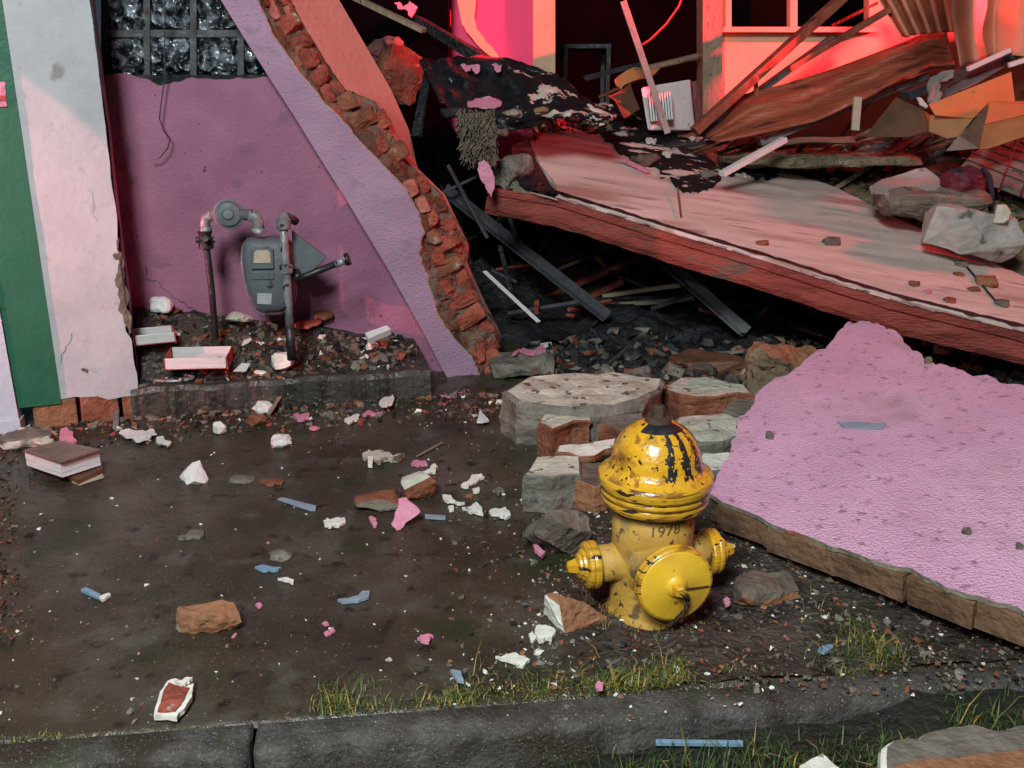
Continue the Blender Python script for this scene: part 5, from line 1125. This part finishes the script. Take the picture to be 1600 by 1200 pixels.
fl('pink_flake', 'pink flake with a white rim right of the cream fish shaped piece', 'paint flake', [(642,725),(652,718),(664,719),(668,725),(655,727)], 'bright_pink', th=.01)
fl('pink_flake', 'rounded pink flake right of the twig bundle by the step', 'paint flake', [(458,648),(470,644),(484,645),(482,652),(470,655),(462,653)], 'bright_pink', th=.012)
fl('pink_flake', 'thin pink flake below the rounded pink one', 'paint flake', [(483,668),(492,665),(500,667),(492,670)], 'bright_pink')
fl('pink_flake', 'flat pink flake at the foot of the step under the leaning wall', 'paint flake', [(566,648),(580,642),(600,641),(594,648),(575,652)], 'bright_pink')
fl('pink_flake', 'long thin pink flake on the step close to the leaning wall foot', 'paint flake', [(690,618),(710,614),(728,608),(722,614),(704,620)], 'bright_pink', surf=None)
fl('pink_flake', 'large pink flake standing beside the cream lumps behind the book', 'paint flake', [(94,690),(94,672),(104,667),(114,674),(120,688),(112,692)], 'bright_pink', th=.01, lift=.02)
fl('pink_flake', 'pink flake in the kerb grass left of the hydrant', 'paint flake', [(930,1070),(935,1063),(943,1066),(942,1075),(933,1077)], 'bright_pink', lift=.02)
for x, y, lb in ((508,974,'uppermost of the three pink crumbs lying together left of the lone pink flake'),(518,984,'right one of the three pink crumbs lying together on the lower walk'),(511,989,'lowest of the three pink crumbs lying together on the lower walk'),(404,945,'single tiny pink crumb right of the orange brown brick half')):
    fl('pink_crumb', lb, 'paint flake', [(x-5,y-1),(x+1,y-4),(x+6,y+1),(x,y+4)], 'bright_pink', th=.005, group='pink crumbs on the lower walk')
fl('pink_flake', 'pink crumb pressed against the tilted chunk by the left outlet', 'paint flake', [(830,842),(836,844),(852,862),(846,868),(836,858)], 'bright_pink', th=.012, lift=.01)
fl('pink_flake', 'pink crumb right of the hydrant foot', 'paint flake', [(1130,936),(1136,932),(1142,941),(1134,945)], 'bright_pink', lift=.01)
fl('pink_scrap', 'ragged pink scrap at the mouth of the hollow', 'paint flake', [(800,556),(818,546),(838,547),(847,540),(852,552),(830,556)], 'bright_pink', surf=fz(.10))
fl('blue_strip', 'blue grey plastic strip on the left centre of the walk', 'plastic strip', [(434,779),(442,777),(494,790),(493,796),(484,796)], 'bluegrey', j=0, th=.006)
fl('blue_strip', 'short blue strip just right of the upright pink flake', 'plastic strip', [(664,803),(696,805),(696,810),(664,808)], 'bluegrey', j=0, th=.006)
fl('blue_strip', 'pale blue chip low on the walk, left of the hydrant', 'plastic strip', [(398,885),(412,882),(440,885),(432,890),(412,891)], 'blue', j=.1)
fl('blue_chip', 'blue plastic chip at the lower left of the walk', 'plastic chip', [(126,921),(134,917),(157,928),(153,933)], 'blue', j=0, th=.008)
fl('white_chip', 'pale chip touching the blue chip at the lower left', 'plastic chip', [(154,932),(170,926),(173,928),(160,937)], 'plastic_w', j=.05)
fl('blue_chip', 'blue grey chip standing in the kerb grass', 'plastic chip', [(703,1046),(720,1048),(725,1064),(715,1062)], 'bluegrey', j=.05, lift=.008)
fl('blue_chip', 'bright blue chip under the pink slab at the lower right', 'plastic chip', [(1278,1015),(1285,1008),(1303,1005),(1301,1012),(1288,1019)], 'blue', j=.04, lift=.006)
stick('blue_rod', 'pale blue tube lying in the dark grass at the bottom', 'tube', (1024,1171), (1160,1173), 7, 'blue', .018, .018, 1)
o = flake('blue_strip', 'flat blue strip lying on top of the pink stucco slab', 'plastic strip', [(1308,659),(1340,658),(1384,660),(1383,667),(1340,667),(1316,665)], 'bluegrey', th=.006, surf=None, j=.03) if False else None
mb = MB(); mb.prism([PS(a, b, .008) for a, b in jag([(1308,658),(1340,658),(1385,660),(1382,667),(1340,667),(1318,666)], .05, 1)], -PN*.006, 1); mb.m = [0]*len(mb.m)
tag(mb.build('blue_strip', 'bluegrey'), 'flat blue strip lying on top of the pink stucco slab', 'plastic strip')
for x, y, s_, lab in ((1203,680,13,'dark stone chip near the left rim of the pink stucco slab'),(1511,830,14,'dark stone chip standing on the lower right of the pink stucco slab'),(1594,853,12,'dark stone chip at the frame side on the pink stucco slab'),(1451,563,12,'tan crumb at the notch in the top rim of the pink stucco slab')):
    chunk('stone', lab, 'stone', x, y+s_*.5, s_, s_*1.2, ['tan_rubble' if y < 600 else 'greybrown'], .6, surf=PS(x, y+s_*.5, .0), rough=.002)
fl('paper', 'torn white papers lying at the step foot on the left', 'paper', [(186,676),(196,670),(220,672),(240,670),(245,678),(228,682),(236,688),(212,690),(200,684)], 'paper', th=.004, lift=.01, j=.25)
fl('paper', 'small white paper curl right of the torn papers', 'paper', [(244,684),(256,682),(268,690),(262,696),(248,694)], 'paper', lift=.012)
fl('paper', 'white triangle of paper standing behind the walk below the leaning wall', 'paper', [(745,658),(750,640),(764,656),(756,658)], 'paper', j=.05, lift=.01)
fl('paper', 'white torn piece at the step foot between pink flakes', 'paper', [(538,656),(548,651),(562,648),(560,655),(546,660)], 'paper')
fl('paper', 'folded white paper by the foot of the step, above the flat pink flake', 'paper', [(592,630),(606,620),(614,616),(615,626),(604,634)], 'paper', lift=.02)
tile_o = fl('tile', 'dark red tile with pale broken edges standing at the kerb seam', 'tile', [(240,1118),(250,1080),(262,1064),(275,1060),(303,1068),(300,1088),(290,1104),(276,1120)], 'plaster', th=.012, lift=.004, j=.08, tilt=0)
tile_f = fl('worn_face', None, None, [(246,1111),(255,1080),(264,1066),(296,1074),(288,1092),(274,1110)], 'brick', th=.004, lift=.016, j=.06)
fl('paint_peel', 'white curled peel at the tip of the dark red tile', 'paint flake', [(272,1062),(285,1062),(301,1057),(296,1064),(282,1068)], 'plaster', lift=.02)
fl('grey_scrap', 'curved grey plastic scrap left of the wet sheen in the middle', 'plastic scrap', [(527,936),(545,934),(560,930),(566,923),(578,923),(576,932),(560,938),(535,940)], 'bluegrey', j=.04, th=.008)
fl('grey_scrap', 'thin pale scrap upper left of the curved grey scrap', 'plastic scrap', [(434,903),(450,902),(459,905),(458,910),(446,906)], 'plastic_w', j=.1)
fl('rubble_flake', 'olive flat chip near the left centre of the walk', 'stone', [(278,838),(300,827),(319,826),(319,833),(295,838)], 'concrete', th=.012)
fl('rubble_flake', 'brown flat leaf shaped chip left of the blue grey strip', 'stone', [(405,752),(425,748),(444,750),(440,755),(420,757)], 'brick_dark')
chunk('rock', 'low dull rock lump left of the pale blue chip', RC, 435, 876, 34, 18, ['concrete'], .9)
chunk('rock', 'low dark stone left of the twig, middle of the walk', RC, 375, 756, 36, 16, ['concrete'], .9)
stick('twig', 'thin straight twig pointing up right beside the pink and white flake', 'twig', (651,718), (691,699), 3, 'wood', .012, .02)
stick('twig', 'brown forked stick leaning beside the foil by the step', 'twig', (420,652), (456,622), 6, 'wood', .012, .08)
stick('bracket', 'small rusty upright bracket at the step foot behind the torn papers', 'bracket', (181,672), (183,655), 8, 'steel', .0, .03)
# boxes in the recess
def carton(name, lab, c, wd, dp, ht, rz, m1, m2, tilt=0, open_=True):
    e = empty(name, c, lab, 'carton'); Mx = Matrix.Rotation(rz, 3, 'Z') @ Matrix.Rotation(tilt, 3, 'X'); X, Y, Z = Mx @ Vector((1,0,0)), Mx @ Vector((0,1,0)), Mx @ Vector((0,0,1)); t = .004
    def pc(nm, off, a, b, d, m_):
        mb = MB(); mb.box(c + X*off[0] + Y*off[1] + Z*off[2], a, b, d, X, Y, Z, 0, .0015); mb.build(nm, m_, e, bevel=.0008)
    pc('bottom', (0,0,t/2), wd, dp, t, m1)
    pc('front', (0,-dp/2,ht/2+t), wd, t, ht, m2); pc('back', (0,dp/2,ht/2+t), wd, t, ht, m2)
    pc('side', (-wd/2-t,0,ht/2), t, dp, ht*1.25, m1); pc('side', (wd/2+t,0,ht/2), t, dp, ht*1.25, m1)
    if open_: pc('contents', (0,.01,ht*.4), wd*.9, dp*.5, ht*.25, 'paper')
carton('open_carton', 'open shallow red carton with white sides before the gas meter', FP(312,568,.05), .24, .13, .045, .10, 'redbox', 'pages', .1)
carton('white_carton', 'closed white carton with a red end at the left end of the recess', FP(241,532,.12), .15, .09, .04, .45, 'redbox', 'pages', .1, False)
mb = MB(); c = FP(268,592,.05)
mb.tube([c + Vector((.09*math.cos(a), .045*math.sin(a), .004)) for a in [2*math.pi*k/28 for k in range(29)]], .006, 6, caps=False)
tag(mb.build('metal_ring', 'galv'), 'pale metal ring lying on the step below the open carton', 'ring')
mb = MB(); P = [FP(a, b, .12) for a, b in ((570,520),(604,508),(611,514),(576,529))]; mb.prism(P, Vector((0,.02,-.03)), 1, 0, 0, 0, 0)
tag(mb.build('white_block', 'plastic_w', bevel=.002), 'small white rectangular block on the dirt by the leaning wall', 'block')
mb = MB(); mb.prism([FP(a, b, .05) for a, b in ((364,580),(378,567),(391,568),(384,580))], Vector((0,.002,-.003)), 1, 0, 0, 0, 0)
tag(mb.build('white_card', 'paper'), 'small white card on the step right of the open carton', 'card')
vplate('paper', 'crumpled pale sheet on the recess dirt below the small white block', 'paper', [(578,531,4.35),(600,530,4.4),(620,536,4.4),(618,543,4.3),(600,541,4.3)], 'conc_pale', .004, .2)
chunk('brick_chunk', 'dark brick lump in the recess dirt right of the gas meter pipe', RC, 500, 498, 34, 18, ['brick_dark'], .8, surf=FP(500, 500, .30))
chunk('brick_chunk', 'pinkish brick lump on the recess dirt below the bypass pipe', RC, 478, 512, 44, 16, ['brick'], .8, surf=FP(478, 514, .25))
chunk('rock', 'rounded grey rock at the right end of the step', RC, 640, 618, 46, 34, ['concrete'], .8, surf=FP(640, 612, .0))
chunk('rock', 'pale green rock left of the rounded grey rock on the step end', RC, 604, 612, 40, 24, ['conc_pale'], .8, surf=FP(604, 608, .0))
# ---------------------------------------------------------------- crumbs nobody could count
def crumbs(name, label, n, place, mats, sizes, seed, flat_=.5):
    rr = random.Random(seed); mb = MB()
    for _ in range(n):
        q = place(rr)
        if q is None: continue
        s = rr.uniform(*sizes) * (1 if rr.random() < .85 else 1.8); a = rr.uniform(0, 6.28); X = Vector((math.cos(a), math.sin(a), rr.uniform(-.2, .2))); Y = Vector((-math.sin(a), math.cos(a), rr.uniform(-.2, .2))); Z = Vector((0,0,1)); st = rr.uniform(.4, 1)
        pts = [q + Vector((0,0,s*flat_*.4)) + X*rr.uniform(-1,1)*s + Y*rr.uniform(-1,1)*s*st + Z*rr.uniform(-1,1)*s*flat_ for _ in range(11)]
        mb.hull(pts, mi=rr.choices(range(len(mats[0])), mats[1])[0])
    return tag(mb.build(name, mats[0], recenter=False), label, 'debris', kind='stuff')
def on_walk(rr):
    px = rr.uniform(-30, 1640); py = rr.uniform(640, 1130); q = G(px, py, 0)
    d = (Vector((q.x, q.y, 0))-KA).dot(-kn)
    if d < -.1: return None
    dens = .18 + .55*sm((720-py)/90) + .75*sm((px-760)/140)*sm((1010-py)/120) + .35*abs(nz(q.x, q.y, 3))
    if px < 750 and 730 < py: dens *= .55
    if rr.random() > dens: return None
    q.z = gz(q.x, q.y); return q
crumbs('plaster_crumbs', 'fine pale plaster crumbs strewn over the wet walk', 4200, on_walk, (['plaster','concrete','paper','bright_pink','brick_pale'], [5,6,3,.3,1.5]), (.0014, .0060), 21)
def on_rubble(rr):
    px = rr.uniform(700, 1700); py = rr.uniform(570, 1090); q = G(px, py, 0)
    if (Vector((q.x, q.y, 0))-KA).dot(-kn) < (.03 if px < 1120 else -.10): return None
    if px < 830 and rr.random() < .7: return None
    q.z = gz(q.x, q.y); return q
crumbs('rubble_bits', 'small grey and brown rubble bits around the hydrant and slabs', 5200, on_rubble, (['greybrown','concrete','brick_dark','char','plaster','brick_pale'], [9,3,3,5,.9,.8]), (.002, .009), 22, .6)
def on_foot(rr):
    u = rr.uniform(-.9, 1.7); q = FW(u, 0, -rr.random()**2*.30-.03); q.z = gz(q.x, q.y); return q
crumbs('step_foot_rubble', 'dark crumbled rubble along the foot of the step', 900, on_foot, (['greybrown','brick_dark','char','concrete','plaster','brick'], [5,3,5,4,.8,.5]), (.004, .016), 23, .6)
def on_niche(rr):
    u, o_ = rr.uniform(0, uR-.05), rr.uniform(0, .34); return FW(u, niche_z(u, o_), o_)
crumbs('recess_rubble', 'dirt clods and rubble bits on the dirt around the gas meter', 900, on_niche, (['greybrown','brick_dark','char','concrete','plaster','brick','paper'], [6,3,5,3,1,.7,.4]), (.005, .020), 24, .7)
def on_heap(rr):
    x, y = rr.uniform(1.0, 4.6), rr.uniform(4.2, 6.2); return Vector((x, y, heap_z(x, y)))
crumbs('heap_bits', 'brown and grey rubble bits over the heap behind the tipped slab', 1300, on_heap, (['tan_rubble','greybrown','brick_dark','concrete','char'], [6,4,2,3,4]), (.012, .050), 25, .6)
def in_hollow(rr):
    x, y = rr.uniform(-.6, 2.6), rr.uniform(4.15, 7.2)
    if x < .1 and y < 5.0: return None; return Vector((x, y, char_z(x, y)))
crumbs('burnt_bits', 'burnt black and grey bits filling the dark hollow', 1500, in_hollow, (['char','steel_dark','tar','greybrown','wood_red'], [7,4,3,1.2,.6]), (.012, .060), 26, .6)
def on_felt(rr):
    q = SL(rr.uniform(790, 960), rr.uniform(165, 205), .02); return q
crumbs('slab_end_bits', 'crushed plaster bits on the broken end of the tipped slab', 320, on_felt, (['greybrown','concrete','plaster','char','brick_pale'], [5,4,2,4,1]), (.006, .022), 27, .6)
def on_slabtop(rr): return SL(rr.uniform(900, 1640), rr.uniform(230, 520), .001) if False else None
def at_mouth(rr):
    x, y = rr.uniform(.1, 2.6), rr.uniform(3.75, 4.75); return Vector((x, y, max(gz(x, y), char_z(x, y)-.22*sm((4.75-y)/.6))))
crumbs('hollow_mouth_rubble', 'dark broken rubble heaped at the mouth of the hollow', 1300, at_mouth, (['char','greybrown','steel_dark','brick_dark','concrete','plaster'], [8,5,3,2,1.5,.3]), (.008, .045), 28, .6)
# burnt sticks in hollow: a tangle no one could count
rr = random.Random(31); mb = MB()
for _ in range(150):
    x, y = rr.uniform(-.5, 2.3), rr.uniform(4.9, 6.9); z = char_z(x, y)+rr.uniform(0, .25); d = Vector((rr.uniform(-1,1), rr.uniform(-.5,.5), rr.uniform(-.4,.5))).normalized()
    l = rr.uniform(.1, .5); mb.bar(Vector((x,y,z)), Vector((x,y,z))+d*l, rr.uniform(.008,.03), rr.uniform(.005,.02), rr.random(), mi=rr.choice([0,0,0,1,1,2]))
tag(mb.build('burnt_sticks', ['char','steel_dark','wood_red'], recenter=False), 'tangle of burnt sticks and slats in the dark hollow', 'debris', kind='stuff')
# ---------------------------------------------------------------- grass
def grass(name, label, n, place, hmin, hmax, mats, seed, lean=.5, wd=.0022):
    rr = random.Random(seed); mb = MB(); vs = []; fs = []; ms = []
    for _ in range(n):
        q = place(rr)
        if q is None: continue
        if isinstance(q, tuple): q, hk = q
        else: hk = 1
        h = rr.uniform(hmin, hmax)*hk; a = rr.uniform(0, 6.28); ln = Vector((math.cos(a), math.sin(a), 0))*rr.uniform(.1, 1)*lean*h; s = ln.cross(ZUP).normalized()*wd*rr.uniform(.6, 1.3)
        k = len(vs); vs += [q-s, q+s, q+ln*.3+Vector((0,0,h*.55))+s*.8, q+ln*.3+Vector((0,0,h*.55))-s*.8, q+ln+Vector((0,0,h*(.95-.3*lean*rr.random())))]
        fs += [(k, k+1, k+2, k+3), (k+3, k+2, k+4)]; mi = rr.choices(range(len(mats[0])), mats[1])[0]; ms += [mi, mi]
    mb.add(vs, fs, ms); o = mb.build(name, mats[0], recenter=False); return tag(o, label, 'grass', kind='stuff')
def seam(rr):
    tufts = ((520,30,1.1,0),(555,45,.9,0),(610,40,.6,0),(690,60,.8,0),(760,70,1,0),(840,80,.9,0),(930,70,1,0),(1000,60,1.2,0),(1050,50,1.1,0),(1180,60,.6,0),(1400,60,1.5,1),(1430,40,1.2,1))
    t = rr.choices(tufts, [2,4,1,5,7,6,7,8,7,2,7,4])[0]; px = t[0]+rr.gauss(0, t[1]*.55)
    s = (G(px, 1100)-KA).dot(kd); q = KA + kd*s - kn*abs(rr.gauss(.0, .045 if not t[3] else .09)) - kn*.005; q.z = max(-.002, gz(q.x, q.y)-.004); return q, t[2]*rr.uniform(.35, 1)*(.35+1.1*max(0, min(1, .5+fr(q.x, q.y, 9, 4))))
grass('kerb_grass', 'green and dry grass tufts growing along the kerb seam', 3300, seam, .010, .046, (['grassg','grassy','grassd'], [5,2.6,3]), 41, 1.7, .0012)
def seam_left(rr):
    s = rr.uniform(-.2, .45); q = KA + kd*s - kn*rr.uniform(0, .02); q.z = -.004; return q, rr.uniform(.2, .5)*(1 if s < .12 else .35)
grass('seam_moss', 'low moss and grass in the kerb seam at the left', 700, seam_left, .012, .04, (['grassg','grassy'], [3,1]), 42, .9, .0015)
def vg(rr):
    s = rr.uniform(.45, 3.2); d = KW+.005+abs(rr.random())**.9*.9; q = KA + kd*s + kn*d; q.z = verge_z(q.x, q.y)-.004
    k = .5+.5*sm((s-.75)/.5); 
    if q.x < -.05 or rr.random() > .12+.88*sm((d-KW-.02)/.10): return None
    if fr(q.x, q.y, 3, 7) < -.45: return None
    return q, k*(.55+.5*fr(q.x, q.y, 2.5, 3)+.35)
grass('verge_grass', 'dark wet grass covering the verge at the lower right', 26000, vg, .02, .075, (['grassd','grassg','grassy'], [8,2.2,.5]), 43, 1.3, .0014)
def hf(rr):
    a = rr.uniform(0, 6.28); q = hb + Vector((math.cos(a), math.sin(a), 0))*rr.uniform(.10, .17); q.z = gz(q.x, q.y)-.003; return q, rr.uniform(.3, 1)
grass('hydrant_foot_grass', 'brown dead grass around the foot of the hydrant', 420, hf, .012, .045, (['grassy','wood_red','grassd'], [2,4,3]), 44, 1.1, .0013)

for ch, pa in ((brf, wfr), (tile_f, tile_o)):
    d = ch.location - pa.location; ch.parent = pa; ch.location = d

def left_dirt(rr):
    px, py = rr.gauss(10, 22), rr.uniform(690, 1010); q = G(px-(py-700)*.05, py, 0); q.z = gz(q.x, q.y); return q
crumbs('gutter_dirt', 'dark brown dirt and grit along the left side of the walk', 420, left_dirt, (['char','brick_dark','greybrown','brown'], [4,2,3,3]), (.002, .009), 29, .5)
